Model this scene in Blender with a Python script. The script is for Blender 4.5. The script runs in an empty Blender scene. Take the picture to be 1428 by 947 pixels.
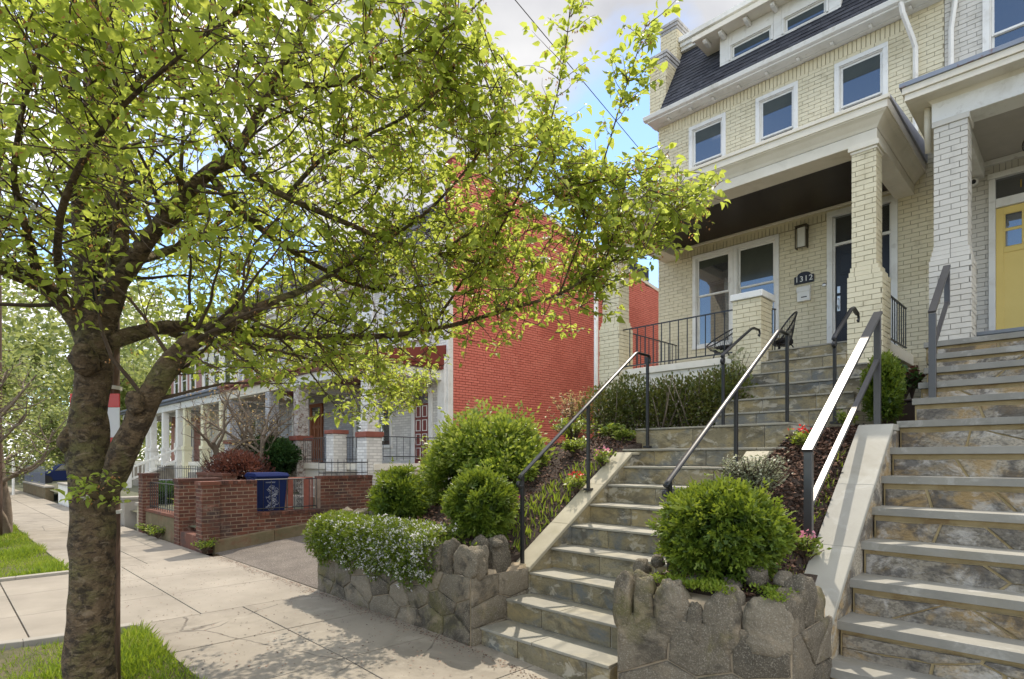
import bpy, math, random
import numpy as np
from mathutils import Vector, noise
# ---------------------------------------------------------------- units: the scene is laid out in survey units
# with the camera's eye at (0,0,0); S turns them into metres and ZO lifts the pavement to about z = 0
S = 1.18
ZO = 1.45
scene = bpy.context.scene
COL = scene.collection
RA = math.radians
rng = random.Random(7)
nrg = np.random.default_rng(11)
AZ = 0.7859                       # camera heading from the street axis
FPX = 810.15; CU = 714.0; CV = 639.66
VX, VY, RX, RY = -math.cos(AZ), math.sin(AZ), math.sin(AZ), math.cos(AZ)

def P(u, v, d=None, X=None, Y=None, Z=None):
    """survey point seen in the photograph at (u, v), at depth d or on a plane"""
    r = (u-CU)/FPX; s = (CV-v)/FPX
    q = (VX+RX*r, VY+RY*r, s)
    t = d if d is not None else (X/q[0] if X is not None else (Y/q[1] if Y is not None else Z/q[2]))
    return (q[0]*t, q[1]*t, q[2]*t)

def proj(p):
    d = VX*p[0]+VY*p[1]
    if d < .05: return (-9999, -9999, d)
    return (CU+FPX*(RX*p[0]+RY*p[1])/d, CV-FPX*p[2]/d, d)

def gz(x):
    xs = [-400, -60, -28, -9, -6, -3.4, -2.5, -1, 0, 3, 400]
    zs = [-1.7, -1.5, -1.43, -1.405, -1.42, -1.447, -1.505, -1.60, -1.66, -1.78, -2.2]
    return float(np.interp(x, xs, zs))

# ---------------------------------------------------------------- things and parts
def thing(name, label, cat, loc, group=None):
    o = bpy.data.objects.new(name, None); COL.objects.link(o)
    o.empty_display_size = .2
    o.location = (loc[0]*S, loc[1]*S, (loc[2]+ZO)*S)
    o['label'] = label; o['category'] = cat
    if group: o['group'] = group
    o['_b'] = (loc[0], loc[1], loc[2])
    return o

def base_of(o):
    while o is not None:
        if '_b' in o: return tuple(o['_b'])
        o = o.parent
    return (0, 0, 0)

def tag(o, label=None, cat=None, group=None, kind=None):
    if label: o['label'] = label
    if cat: o['category'] = cat
    if group: o['group'] = group
    if kind: o['kind'] = kind
    return o

class Mb:
    def __init__(s): s.v = []; s.f = []; s.r = []; s.m = []
    def quad(s, pts, r=None, m=0):
        i = len(s.v); s.v.extend(pts); s.f.append(tuple(range(i, i+len(pts)))); s.r.append(rng.random() if r is None else r); s.m.append(m)
    def box(s, x0, x1, y0, y1, z0, z1, r=None, m=0, skip=''):
        if r is None: r = rng.random()
        i = len(s.v)
        s.v.extend([(x0,y0,z0),(x1,y0,z0),(x1,y1,z0),(x0,y1,z0),(x0,y0,z1),(x1,y0,z1),(x1,y1,z1),(x0,y1,z1)])
        for k, q in (('b',(0,3,2,1)),('t',(4,5,6,7)),('f',(0,1,5,4)),('r',(1,2,6,5)),('k',(2,3,7,6)),('l',(3,0,4,7))):
            if k in skip: continue
            s.f.append(tuple(i+j for j in q)); s.r.append(r); s.m.append(m)
    def hexa(s, p, r=None, m=0):
        """eight points: bottom loop 0-3 counter-clockwise, top loop 4-7"""
        if r is None: r = rng.random()
        i = len(s.v); s.v.extend(p)
        for q in ((0,3,2,1),(4,5,6,7),(0,1,5,4),(1,2,6,5),(2,3,7,6),(3,0,4,7)):
            s.f.append(tuple(i+j for j in q)); s.r.append(r); s.m.append(m)
    def prism(s, loop, off, r=None, m=0):
        """closed planar loop swept by the vector off"""
        if r is None: r = rng.random()
        n = len(loop); i = len(s.v)
        s.v.extend(loop); s.v.extend([(a[0]+off[0], a[1]+off[1], a[2]+off[2]) for a in loop])
        s.f.append(tuple(i+j for j in range(n))[::-1]); s.r.append(r); s.m.append(m)
        s.f.append(tuple(i+n+j for j in range(n))); s.r.append(r); s.m.append(m)
        for j in range(n):
            k = (j+1) % n
            s.f.append((i+j, i+k, i+n+k, i+n+j)); s.r.append(r); s.m.append(m)
    def tube(s, pts, rad, n=8, r=None, m=0, wob=0.0, cap=True, flat=None):
        if r is None: r = rng.random()
        pts = [Vector(p) for p in pts]
        if not isinstance(rad, (list, tuple)): rad = [rad]*len(pts)
        t = (pts[1]-pts[0]).normalized()
        up = Vector((0,0,1)) if abs(t.z) < .9 else Vector((1,0,0))
        a = t.cross(up).normalized(); i0 = len(s.v); ph = rng.random()*9
        for k, p in enumerate(pts):
            if k == 0: tt = pts[1]-pts[0]
            elif k == len(pts)-1: tt = pts[k]-pts[k-1]
            else: tt = pts[k+1]-pts[k-1]
            tt.normalize(); a = (a - tt*a.dot(tt)).normalized(); b = tt.cross(a)
            for j in range(n):
                w = 2*math.pi*j/n
                q = rad[k]
                if wob: q *= 1+wob*(noise.noise(Vector((math.cos(w)*1.3+ph, math.sin(w)*1.3, k*.45)))+.5*noise.noise(Vector((math.cos(w)*3+ph, math.sin(w)*3, k*1.1))))
                ca, sa = math.cos(w)*q, math.sin(w)*q
                if flat: ca *= flat[0]; sa *= flat[1]
                c = p+a*ca+b*sa
                s.v.append((c.x, c.y, c.z))
        for k in range(len(pts)-1):
            for j in range(n):
                l = (j+1) % n
                s.f.append((i0+k*n+j, i0+k*n+l, i0+(k+1)*n+l, i0+(k+1)*n+j)); s.r.append(r); s.m.append(m)
        if cap:
            s.f.append(tuple(i0+j for j in range(n))[::-1]); s.r.append(r); s.m.append(m)
            e = i0+(len(pts)-1)*n
            s.f.append(tuple(e+j for j in range(n))); s.r.append(r); s.m.append(m)
    def lathe(s, c, prof, n=20, r=None, m=0, sx=1, sy=1):
        """profile [(radius, z)] turned about a vertical axis at c"""
        if r is None: r = rng.random()
        i0 = len(s.v)
        for (q, z) in prof:
            for j in range(n):
                w = 2*math.pi*j/n
                s.v.append((c[0]+q*sx*math.cos(w), c[1]+q*sy*math.sin(w), c[2]+z))
        for k in range(len(prof)-1):
            for j in range(n):
                l = (j+1) % n
                s.f.append((i0+k*n+j, i0+k*n+l, i0+(k+1)*n+l, i0+(k+1)*n+j)); s.r.append(r); s.m.append(m)
        s.f.append(tuple(i0+j for j in range(n))[::-1]); s.r.append(r); s.m.append(m)
        e = i0+(len(prof)-1)*n
        s.f.append(tuple(e+j for j in range(n))); s.r.append(r); s.m.append(m)
    def rock(s, c, rad, pw=.6, pv=None, rough=.12, nu=14, nv=10, r=None, m=0, rot=0):
        """weathered block: a superellipsoid roughened with noise"""
        if r is None: r = rng.random()
        i0 = len(s.v); ph = rng.random()*50
        pv = pv or pw
        def sg(x, p): return math.copysign(abs(x)**p, x)
        cr, sr = math.cos(rot), math.sin(rot)
        for k in range(nv+1):
            la = -math.pi/2+math.pi*k/nv
            for j in range(nu):
                lo = 2*math.pi*j/nu
                x = sg(math.cos(la), pv)*sg(math.cos(lo), pw); y = sg(math.cos(la), pv)*sg(math.sin(lo), pw); z = sg(math.sin(la), pv)
                q = 1+rough*(noise.noise(Vector((x*1.1+ph, y*1.1, z*1.1)))*1.6+.6*noise.noise(Vector((x*3+ph, y*3, z*3)))+.28*noise.noise(Vector((x*7+ph, y*7, z*7)))+.14*noise.noise(Vector((x*15, y*15+ph, z*15))))
                X = x*rad[0]*q; Y = y*rad[1]*q
                s.v.append((c[0]+X*cr-Y*sr, c[1]+X*sr+Y*cr, c[2]+z*rad[2]*q))
        for k in range(nv):
            for j in range(nu):
                l = (j+1) % nu
                s.f.append((i0+k*nu+j, i0+k*nu+l, i0+(k+1)*nu+l, i0+(k+1)*nu+j)); s.r.append(r); s.m.append(m)

def link_mesh(name, me, parent):
    o = bpy.data.objects.new(name, me); COL.objects.link(o)
    if parent is not None: o.parent = parent
    return o

def mk(name, mb, mats, parent=None, smooth=False, bevel=0, label=None, cat=None, group=None, kind=None, angle=None):
    if not isinstance(mats, (list, tuple)): mats = [mats]
    if parent is not None: b = base_of(parent)
    elif cat:                                   # a thing that is one mesh: origin at its own base
        a = np.array(mb.v); b = (float(a[:,0].mean()), float(a[:,1].mean()), float(a[:,2].min()))
    else: b = (0, 0, -ZO)
    V = (np.array(mb.v, dtype=float)-np.array(b))*S
    me = bpy.data.meshes.new(name)
    me.from_pydata(V.tolist(), [], mb.f)
    for m in mats: me.materials.append(m)
    if any(mb.m): me.polygons.foreach_set('material_index', mb.m)
    at = me.attributes.new('rnd', 'FLOAT', 'FACE'); at.data.foreach_set('value', mb.r)
    # box-projected UVs in metres
    uv = me.uv_layers.new(name='UVMap')
    nl = len(me.loops); li = np.zeros(nl, dtype=np.int32); me.loops.foreach_get('vertex_index', li)
    nf = len(me.polygons); nn = np.zeros(nf*3); me.polygons.foreach_get('normal', nn); nn = np.abs(nn.reshape(-1,3))
    lt = np.zeros(nf, dtype=np.int32); me.polygons.foreach_get('loop_total', lt)
    ax = np.argmax(nn, axis=1); axl = np.repeat(ax, lt)
    WV = (V+np.array(b)*S)[li]
    U = np.where(axl[:,None]==0, WV[:,[1,2]], np.where(axl[:,None]==1, WV[:,[0,2]], WV[:,[0,1]]))
    uv.data.foreach_set('uv', U.astype(np.float32).ravel())
    if smooth: me.polygons.foreach_set('use_smooth', [True]*nf)
    me.update()
    o = link_mesh(name, me, parent)
    if parent is None and cat:
        o.location = (b[0]*S, b[1]*S, (b[2]+ZO)*S)
    if bevel:
        md = o.modifiers.new('Bevel', 'BEVEL'); md.width = bevel*S; md.segments = 2; md.limit_method = 'ANGLE'; md.angle_limit = RA(35)
    tag(o, label, cat, group, kind)
    return o

# ---------------------------------------------------------------- leaves (numpy)
SHAPES = {
 'leaf': ([(0,0,0),(.3,.25,.12),(.3,0,.01),(.3,-.25,.12),(.68,.18,.05),(.68,0,-.07),(.68,-.18,.05),(1,0,-.26)],
          [(0,2,1),(0,3,2),(1,2,5,4),(2,3,6,5),(4,5,7),(5,6,7)]),
 'small': ([(0,0,0),(.5,.26,.06),(1,0,-.05),(.5,-.26,.06)], [(0,2,1),(0,3,2)]),
 'blade': ([(0,.045,0),(0,-.045,0),(.55,.035,.02),(.55,-.035,.02),(1,0,.0)], [(0,1,3,2),(2,3,4)]),
 'petal': ([(0,0,0),(.5,.42,.1),(1,.1,.0),(.9,-.35,.05)], [(0,3,2,1)]),
 'spray': ([(0,0,0),(.45,.3,.02),(.5,.07,0),(1,.12,0),(1,-.12,0),(.5,-.07,0),(.45,-.3,.02)], [(0,2,1),(0,5,2),(2,5,4,3),(0,6,5)]),
}
def leaves(name, pos, direc, size, mat, parent=None, shape='leaf', rnd=None, up=None, roll=.6, width=1.0, **kw):
    pos = np.asarray(pos, float); n = len(pos)
    d = np.asarray(direc, float); d = d/np.maximum(np.linalg.norm(d, axis=1), 1e-6)[:,None]
    size = np.broadcast_to(np.asarray(size, float), (n,))
    u = np.tile(np.array([0,0,1.]), (n,1)) if up is None else np.asarray(up, float)
    u = u+nrg.normal(0, roll, (n,3))
    w = np.cross(u, d); w /= np.maximum(np.linalg.norm(w, axis=1), 1e-6)[:,None]
    z = np.cross(d, w)
    tv, tf = SHAPES[shape]; tv = np.array(tv)
    V = (pos[:,None,:]+size[:,None,None]*(tv[None,:,0,None]*d[:,None,:]+tv[None,:,1,None]*width*w[:,None,:]+tv[None,:,2,None]*z[:,None,:]))
    k = len(tv)
    if parent is not None: b = base_of(parent)
    elif kw.get('cat'): b = tuple(pos.mean(axis=0)[:2])+(float(pos[:,2].min()),)
    else: b = (0,0,-ZO)
    V = (V.reshape(-1,3)-np.array(b))*S
    nf = len(tf); lens = np.array([len(f) for f in tf], dtype=np.int32)
    flat = np.concatenate([np.array(f) for f in tf])
    loops = (flat[None,:]+(np.arange(n)*k)[:,None]).ravel().astype(np.int32)
    lt = np.tile(lens, n); ls = np.concatenate([[0], np.cumsum(lt)[:-1]]).astype(np.int32)
    me = bpy.data.meshes.new(name)
    me.vertices.add(n*k); me.vertices.foreach_set('co', V.astype(np.float32).ravel())
    me.loops.add(len(loops)); me.loops.foreach_set('vertex_index', loops)
    me.polygons.add(n*nf); me.polygons.foreach_set('loop_start', ls); me.polygons.foreach_set('loop_total', lt)
    me.update(calc_edges=True)
    if rnd is None: rnd = nrg.random(n)
    at = me.attributes.new('rnd', 'FLOAT', 'FACE'); at.data.foreach_set('value', np.repeat(np.clip(rnd,0,1), nf).astype(np.float32))
    if shape == 'leaf': me.polygons.foreach_set('use_smooth', [True]*(n*nf))
    me.materials.append(mat)
    o = link_mesh(name, me, parent)
    if parent is None and kw.get('cat'): o.location = (b[0]*S, b[1]*S, (b[2]+ZO)*S)
    tag(o, kw.get('label'), kw.get('cat'), kw.get('group'), kw.get('kind'))
    return o

def lump(d, ph, f=3.0):
    return (np.sin(d[:,0]*f+ph)+np.sin(d[:,1]*f*1.3+ph*2)+np.sin(d[:,2]*f*1.1+ph*3)+.7*np.sin(d[:,0]*f*2.3+d[:,2]*f*2+ph))/3.7

def bush_points(n, c, rad, amp=.12, shell=.35, ph=1., zmin=-1., f=4.0):
    """points in the outer shell of a lumpy ellipsoid and the directions they face"""
    d = nrg.normal(0, 1, (int(n*1.6), 3)); d /= np.linalg.norm(d, axis=1)[:,None]
    d = d[d[:,2] > zmin][:n]
    q = (1-shell*nrg.random(len(d))**1.5)*(1+amp*lump(d, ph, f)+amp*.6*lump(d, ph*3, f*2.6))
    p = d*q[:,None]*np.array(rad)[None,:]+np.array(c)[None,:]
    return p, d

# ---------------------------------------------------------------- materials
def lin(c):
    return tuple(((x/255)/12.92 if x/255 <= .04045 else ((x/255+.055)/1.055)**2.4) for x in c)
_M = {}
class NT:
    def __init__(s, name):
        s.mat = bpy.data.materials.new(name); s.mat.use_nodes = True; s.t = s.mat.node_tree; s.n = s.t.nodes; s.n.clear()
        s.out = s.n.new('ShaderNodeOutputMaterial')
    def new(s, k, **kw):
        x = s.n.new(k)
        for a, b in kw.items(): setattr(x, a, b)
        return x
    def set(s, node, **kw):
        for a, b in kw.items(): node.inputs[a.replace('_', ' ')].default_value = b
        return node
    def l(s, a, b): s.t.links.new(a, b)
    def mix(s, f, a, b, bt='MIX'):
        x = s.new('ShaderNodeMix', data_type='RGBA', blend_type=bt); 
        for sock, val in ((x.inputs[0], f), (x.inputs[6], a), (x.inputs[7], b)):
            if hasattr(val, 'links') or hasattr(val, 'is_linked'): s.l(val, sock)
            else: sock.default_value = val if not isinstance(val, tuple) else (*val[:3], 1)
        return x.outputs[2]
    def math(s, op, a, b=None, c=None, clamp=False):
        x = s.new('ShaderNodeMath', operation=op, use_clamp=clamp)
        for i, val in enumerate((a, b, c)):
            if val is None: continue
            if hasattr(val, 'is_linked'): s.l(val, x.inputs[i])
            else: x.inputs[i].default_value = val
        return x.outputs[0]
    def noise(s, vec, scale, detail=4, rough=.55, dist=0):
        x = s.new('ShaderNodeTexNoise'); s.set(x, Scale=scale, Detail=detail, Roughness=rough, Distortion=dist)
        if vec is not None: s.l(vec, x.inputs['Vector'])
        return x.outputs['Fac']
    def ramp(s, f, stops):
        x = s.new('ShaderNodeValToRGB'); cr = x.color_ramp
        while len(cr.elements) > 1: cr.elements.remove(cr.elements[-1])
        cr.elements[0].position = stops[0][0]; cr.elements[0].color = (*stops[0][1], 1)
        for p, c in stops[1:]:
            e = cr.elements.new(p); e.color = (*c, 1)
        s.l(f, x.inputs[0]); return x.outputs[0]
    def step(s, f, a, b):
        x = s.new('ShaderNodeMapRange'); s.set(x, From_Min=a, From_Max=b, To_Min=0., To_Max=1.); x.clamp = True
        s.l(f, x.inputs[0]); return x.outputs[0]

def pm(name, c1, c2, rough=.8, ns=6., bs=60., bump=.4, bd=.004, ra=.4, stains=(), metal=0., spec=.4, uvbrick=None, coat=0., stretch=None, speck=None, cracks=False):
    if name in _M: return _M[name]
    N = NT(name)
    tc = N.new('ShaderNodeTexCoord'); vec = tc.outputs['Object']
    if stretch:
        mp = N.new('ShaderNodeMapping'); mp.inputs['Scale'].default_value = stretch; N.l(vec, mp.inputs[0]); vec = mp.outputs[0]
    at = N.new('ShaderNodeAttribute', attribute_name='rnd')
    n1 = N.step(N.noise(vec, ns, 5, .6), .3, .7)
    f = N.math('ADD', N.math('MULTIPLY', n1, 1-ra), N.math('MULTIPLY', at.outputs['Fac'], ra))
    col = N.mix(f, c1, c2)
    if speck:
        sp = N.step(N.noise(vec, speck[1], 2, .5), speck[2], speck[2]+.1)
        col = N.mix(N.math('MULTIPLY', sp, speck[3]), col, speck[0])
    for (sc, scale, a, b, amt) in stains:
        col = N.mix(N.math('MULTIPLY', N.step(N.noise(vec, scale, 6, .65, .5), .5+(a-.5)*.55, .5+(b-.5)*.6), amt), col, sc)
    hgt = N.noise(vec, bs, 5, .6)
    if uvbrick:
        bw, bh, gap, mc = uvbrick
        br = N.new('ShaderNodeTexBrick'); N.l(tc.outputs['UV'], br.inputs['Vector'])
        N.set(br, Scale=1., Mortar_Size=gap, Mortar_Smooth=.2, Brick_Width=bw, Row_Height=bh)
        br.inputs['Color1'].default_value = (.75,.75,.75,1); br.inputs['Color2'].default_value = (1,1,1,1); br.inputs['Mortar'].default_value = (1,1,1,1)
        col = N.mix(1., col, br.outputs['Color'], 'MULTIPLY')
        col = N.mix(br.outputs['Fac'], col, mc)
        hgt = N.math('SUBTRACT', N.math('MULTIPLY', hgt, .25), br.outputs['Fac'])
    if cracks:
        vo = N.new('ShaderNodeTexVoronoi', feature='DISTANCE_TO_EDGE'); N.set(vo, Scale=.55, Randomness=1.)
        dn = N.new('ShaderNodeMix', data_type='RGBA'); dn.inputs[0].default_value = .12
        N.l(vec, dn.inputs[6]); nz = N.new('ShaderNodeTexNoise'); N.set(nz, Scale=3., Detail=4.); N.l(vec, nz.inputs['Vector']); N.l(nz.outputs['Color'], dn.inputs[7])
        N.l(dn.outputs[2], vo.inputs['Vector'])
        ck = N.math('SUBTRACT', 1., N.step(vo.outputs['Distance'], .001, .006))
        ck = N.math('MULTIPLY', ck, N.step(N.noise(vec, .9, 2), .43, .50))
        col = N.mix(N.math('MULTIPLY', ck, .7), col, (.06,.05,.04))
        hgt = N.math('SUBTRACT', hgt, N.math('MULTIPLY', ck, 2.))
    p = N.new('ShaderNodeBsdfPrincipled'); N.set(p, Metallic=metal, Roughness=rough, Specular_IOR_Level=spec, Coat_Weight=coat)
    N.l(col, p.inputs['Base Color'])
    if bump:
        b = N.new('ShaderNodeBump'); N.set(b, Strength=bump, Distance=bd); N.l(hgt, b.inputs['Height']); N.l(b.outputs[0], p.inputs['Normal'])
    N.l(p.outputs[0], N.out.inputs[0])
    _M[name] = N.mat; return N.mat

def leafmat(name, stops, trans, tf=.45, rough=.5, spec=.35):
    if name in _M: return _M[name]
    N = NT(name)
    at = N.new('ShaderNodeAttribute', attribute_name='rnd')
    k = len(stops)
    col = N.ramp(at.outputs['Fac'], [(i/(k-1), c) for i, c in enumerate(stops)])
    p = N.new('ShaderNodeBsdfPrincipled'); N.set(p, Roughness=rough, Specular_IOR_Level=spec); N.l(col, p.inputs['Base Color'])
    t = N.new('ShaderNodeBsdfTranslucent')
    N.l(N.mix(.7, col, trans), t.inputs['Color'])
    m = N.new('ShaderNodeMixShader'); m.inputs[0].default_value = tf
    N.l(p.outputs[0], m.inputs[1]); N.l(t.outputs[0], m.inputs[2]); N.l(m.outputs[0], N.out.inputs[0])
    _M[name] = N.mat; return N.mat

def glassmat():
    if 'glass' in _M: return _M['glass']
    N = NT('window_glass')
    tc = N.new('ShaderNodeTexCoord')
    p = N.new('ShaderNodeBsdfPrincipled'); N.set(p, Roughness=.2, Specular_IOR_Level=.5)
    col = N.mix(N.noise(tc.outputs['Object'], 1.2, 3), (.012,.014,.016), (.05,.05,.048)); N.l(col, p.inputs['Base Color'])
    g = N.new('ShaderNodeBsdfGlossy'); N.set(g, Roughness=.015); g.inputs['Color'].default_value = (.9,.95,1,1)
    bp = N.new('ShaderNodeBump'); N.set(bp, Strength=.06, Distance=.01); N.l(N.noise(tc.outputs['Object'], 2.5, 2), bp.inputs['Height']); N.l(bp.outputs[0], g.inputs['Normal'])
    fr = N.new('ShaderNodeFresnel'); N.set(fr, IOR=1.5)
    m = N.new('ShaderNodeMixShader'); N.l(N.math('ADD', N.math('MULTIPLY', fr.outputs[0], 1.2), .16, clamp=True), m.inputs[0])
    N.l(p.outputs[0], m.inputs[1]); N.l(g.outputs[0], m.inputs[2]); N.l(m.outputs[0], N.out.inputs[0])
    _M['glass'] = N.mat; return N.mat

def darkglass():
    if 'dglass' in _M: return _M['dglass']
    N = NT('shaded_window_glass'); p = N.new('ShaderNodeBsdfPrincipled'); N.set(p, Roughness=.12, Specular_IOR_Level=.35); tc = N.new('ShaderNodeTexCoord')
    N.l(N.mix(N.noise(tc.outputs['Object'], 2.2, 3), (.035,.04,.032), (.085,.09,.07)), p.inputs['Base Color']); N.l(p.outputs[0], N.out.inputs[0]); _M['dglass'] = N.mat; return N.mat

def flat(name, c, rough=.5, metal=0., spec=.5, var=.12, bump=.15):
    return pm(name, tuple(x*(1-var) for x in c), tuple(min(1, x*(1+var)) for x in c), rough=rough, ns=5, bs=90, bump=bump, bd=.0015, metal=metal, spec=spec)

M_cream = pm('cream_painted_brick', (.61,.55,.375), (.70,.635,.45), rough=.55, ns=2.5, bs=70, bump=.5, bd=.002, ra=.4, stains=(((.48,.41,.25), 1.1, .52, .78, .5), ((.36,.31,.2), 4.5, .62, .78, .35)))
M_creammort = pm('cream_mortar', (.30,.26,.17), (.38,.335,.23), rough=.8, ns=6, bump=.4)  # joint colour darkened to stand in for the shadow of recessed joints
M_grey = pm('pale_grey_painted_brick', (.52,.495,.43), (.61,.58,.51), rough=.6, ns=3, bs=70, bump=.5, bd=.002, ra=.5, stains=(((.34,.32,.27), 1.6, .6, .8, .4),))
M_greymort = pm('grey_mortar', (.25,.235,.20), (.33,.31,.27), rough=.8, ns=6, bump=.4)
M_white = pm('white_trim_paint', (.68,.67,.62), (.76,.75,.70), rough=.42, ns=3, bs=40, bump=.12, bd=.001, ra=.2, stains=(((.48,.45,.37), 2.2, .55, .8, .45), ((.36,.32,.25), 7., .64, .78, .3)))
M_offwhite = pm('aged_cream_trim', (.66,.61,.49), (.76,.71,.60), rough=.5, ns=3, bs=40, bump=.15, bd=.001, ra=.2, stains=(((.42,.38,.28), 1.8, .58, .85, .4),))
M_taupe = flat('porch_ceiling_taupe', (.42,.39,.34), .6)
M_darkwood = pm('dark_stained_wood', (.010,.007,.006), (.07,.045,.032), rough=.4, ns=3, bs=30, bump=.4, stretch=(1.2,14,14), ra=.5)
M_shingle = pm('charcoal_shingles', (.016,.018,.026), (.06,.064,.078), rough=.85, ns=9, bs=80, bump=.8, bd=.006, ra=.6)
M_glass = glassmat()
M_black = pm('black_iron', (.012,.012,.013), (.022,.022,.023), rough=.38, ns=20, bs=60, bump=.15, bd=.001, spec=.55)
M_bronze = flat('aged_bronze', (.09,.075,.05), .4, .7)
M_nickel = flat('brushed_nickel', (.55,.54,.52), .3, 1.)
M_frost = flat('frosted_lamp_glass', (.62,.60,.52), .4)
M_blackpaint = flat('black_gloss_paint', (.012,.012,.016), .38, 0, .4)
M_yellow = pm('yellow_door_paint', (.66,.50,.14), (.74,.57,.18), rough=.42, ns=2, bs=50, bump=.08, ra=.2)
M_gold = flat('gold_leaf_number', (.45,.30,.06), .35, .8)
M_bluestone = pm('bluestone_tread', (.21,.20,.165), (.31,.295,.24), rough=.7, ns=3.5, bs=40, bump=.5, bd=.003, ra=.45, stains=(((.36,.32,.22), 2.1, .5, .75, .5), ((.15,.145,.12), 3.1, .55, .75, .5)))
M_riser = pm('bluestone_riser', (.13,.112,.068), (.33,.285,.175), rough=.8, ns=4, bs=35, bump=.7, bd=.006, ra=.55, speck=((.09,.078,.05), 42., .52, .35), stains=(((.30,.235,.11), 2.6, .45, .68, .7), ((.095,.115,.13), 1.7, .48, .66, .7), ((.06,.05,.032), 3.7, .5, .7, .6), ((.42,.39,.31), 4.9, .6, .70, .6)), stretch=(1,1,1.6))
M_joint = pm('pale_mortar', (.38,.35,.28), (.48,.45,.37), rough=.9, ns=9, bs=80, bump=.6)
M_cheek = pm('weathered_coping_stone', (.28,.255,.18), (.40,.365,.27), rough=.75, ns=4, bs=40, bump=.4, bd=.002, ra=.35, stains=(((.26,.24,.15), 2.4, .55, .75, .5),))
M_newcheek = pm('new_limestone_coping', (.29,.28,.24), (.36,.35,.30), rough=.7, ns=3, bs=60, bump=.35, bd=.002, ra=.3, stains=(((.22,.20,.15), 1.8, .5, .75, .5), ((.42,.41,.37), 4., .6, .75, .4)))
M_nosing = pm('grey_nosing_stone', (.19,.185,.16), (.29,.28,.24), rough=.7, ns=4, bs=60, bump=.3, bd=.002, ra=.4, stains=(((.20,.185,.14), 2.0, .5, .75, .55), ((.42,.41,.37), 5., .6, .75, .4)))
M_rubble = pm('rubble_schist', (.14,.125,.10), (.42,.375,.29), rough=.85, ns=7, bs=30, bump=1., bd=.012, ra=.65, speck=((.07,.062,.05), 38., .5, .45), stains=(((.32,.21,.075), 2.2, .48, .66, .7), ((.46,.44,.40), 5., .56, .7, .6), ((.065,.06,.055), 3.1, .5, .66, .75)), stretch=(1,1,1.35))
M_yelmort = pm('ochre_mortar', (.28,.21,.095), (.42,.33,.18), rough=.9, ns=6, bs=60, bump=.6, ra=.2, stains=(((.2,.12,.05), 3.5, .6, .75, .6),))
M_granite = pm('weathered_granite', (.06,.051,.037), (.23,.195,.14), rough=.9, ns=5, bs=34, bump=1., bd=.02, ra=.7, speck=((.38,.345,.27), 110., .54, .42), stains=(((.11,.10,.025), 1.9, .56, .72, .6), ((.03,.026,.02), 2.7, .56, .74, .75), ((.30,.24,.16), 3.6, .62, .78, .5)))
M_wallmort = pm('rough_wall_mortar', (.26,.21,.14), (.42,.34,.24), rough=.95, ns=8, bs=50, bump=.9, bd=.008, stains=(((.09,.10,.04), 1.7, .52, .7, .6),))
M_concrete = pm('pavement_concrete', (.21,.185,.148), (.30,.265,.212), rough=.85, ns=1.7, bs=120, bump=.35, bd=.0025, ra=.35, stains=(((.15,.13,.10), 1.1, .5, .75, .6), ((.38,.35,.29), 3.2, .62, .75, .3)), cracks=True)
M_curb = pm('kerb_stone', (.24,.22,.185), (.33,.305,.26), rough=.85, ns=4, bs=60, bump=.4)
M_asphalt = pm('driveway_aggregate', (.085,.07,.058), (.145,.122,.10), rough=.92, ns=3, bs=150, bump=.9, bd=.006, ra=.2, speck=((.38,.36,.31), 70., .58, .6))
M_road = pm('street_asphalt', (.045,.045,.045), (.065,.063,.06), rough=.9, ns=3, bs=150, bump=.7)
M_soil = pm('garden_soil', (.03,.021,.016), (.065,.046,.034), rough=1., ns=12, bs=45, bump=1., bd=.02)
M_turfsoil = pm('turf_soil', (.05,.06,.02), (.16,.13,.075), rough=1., ns=6, bs=45, bump=1., bd=.02)
M_ground = pm('open_ground', (.07,.08,.04), (.13,.12,.08), rough=1., ns=.5, bs=20, bump=.5)
M_red = pm('red_painted_brick', (.56,.145,.10), (.70,.21,.15), rough=.7, ns=1.1, bs=60, bump=.5, bd=.003, ra=.55, stains=(((.42,.09,.06), .6, .5, .7, .4), ((.68,.24,.17), 1.1, .55, .8, .4)))
M_redmort = pm('red_painted_mortar', (.17,.03,.022), (.24,.045,.03), rough=.9)
M_brown = pm('brown_brick', (.05,.022,.016), (.165,.060,.034), rough=.85, ns=14, bs=60, bump=.6, bd=.004, ra=.7, stains=(((.05,.035,.03), 2.4, .55, .72, .75), ((.33,.25,.2), 4.4, .66, .8, .4)))
M_brownmort = pm('brown_wall_mortar', (.17,.12,.08), (.33,.25,.18), rough=.95, ns=5, bump=.5, stains=(((.08,.06,.045), 2.0, .5, .7, .6),))
M_mossbrick = pm('mossy_render', (.075,.07,.03), (.20,.15,.09), rough=.95, ns=5, bs=40, bump=.8, bd=.006, stains=(((.16,.07,.04), 3.4, .56, .7, .5),))
M_whbrick = pm('white_painted_brick_far', (.68,.66,.60), (.78,.76,.70), rough=.6, ns=3, bs=40, bump=.6, bd=.008, ra=.2, uvbrick=(.205,.068,.008,(.46,.44,.40)))
M_gybrick = pm('grey_painted_brick_far', (.40,.40,.40), (.50,.50,.50), rough=.7, ns=3, bs=40, bump=.5, bd=.008, ra=.2, uvbrick=(.205,.068,.008,(.27,.27,.28)))
M_ylbrick = pm('pale_yellow_paint', (.62,.58,.38), (.72,.68,.48), rough=.6, ns=3, bs=40, bump=.2)
M_peel = pm('peeling_painted_brick', (.52,.48,.43), (.66,.62,.57), rough=.8, ns=4, bs=40, bump=.7, bd=.01, uvbrick=(.205,.068,.008,(.40,.35,.30)), stains=(((.16,.075,.05), 9., .55, .62, .9), ((.24,.19,.16), 22., .54, .62, .6)))
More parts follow.
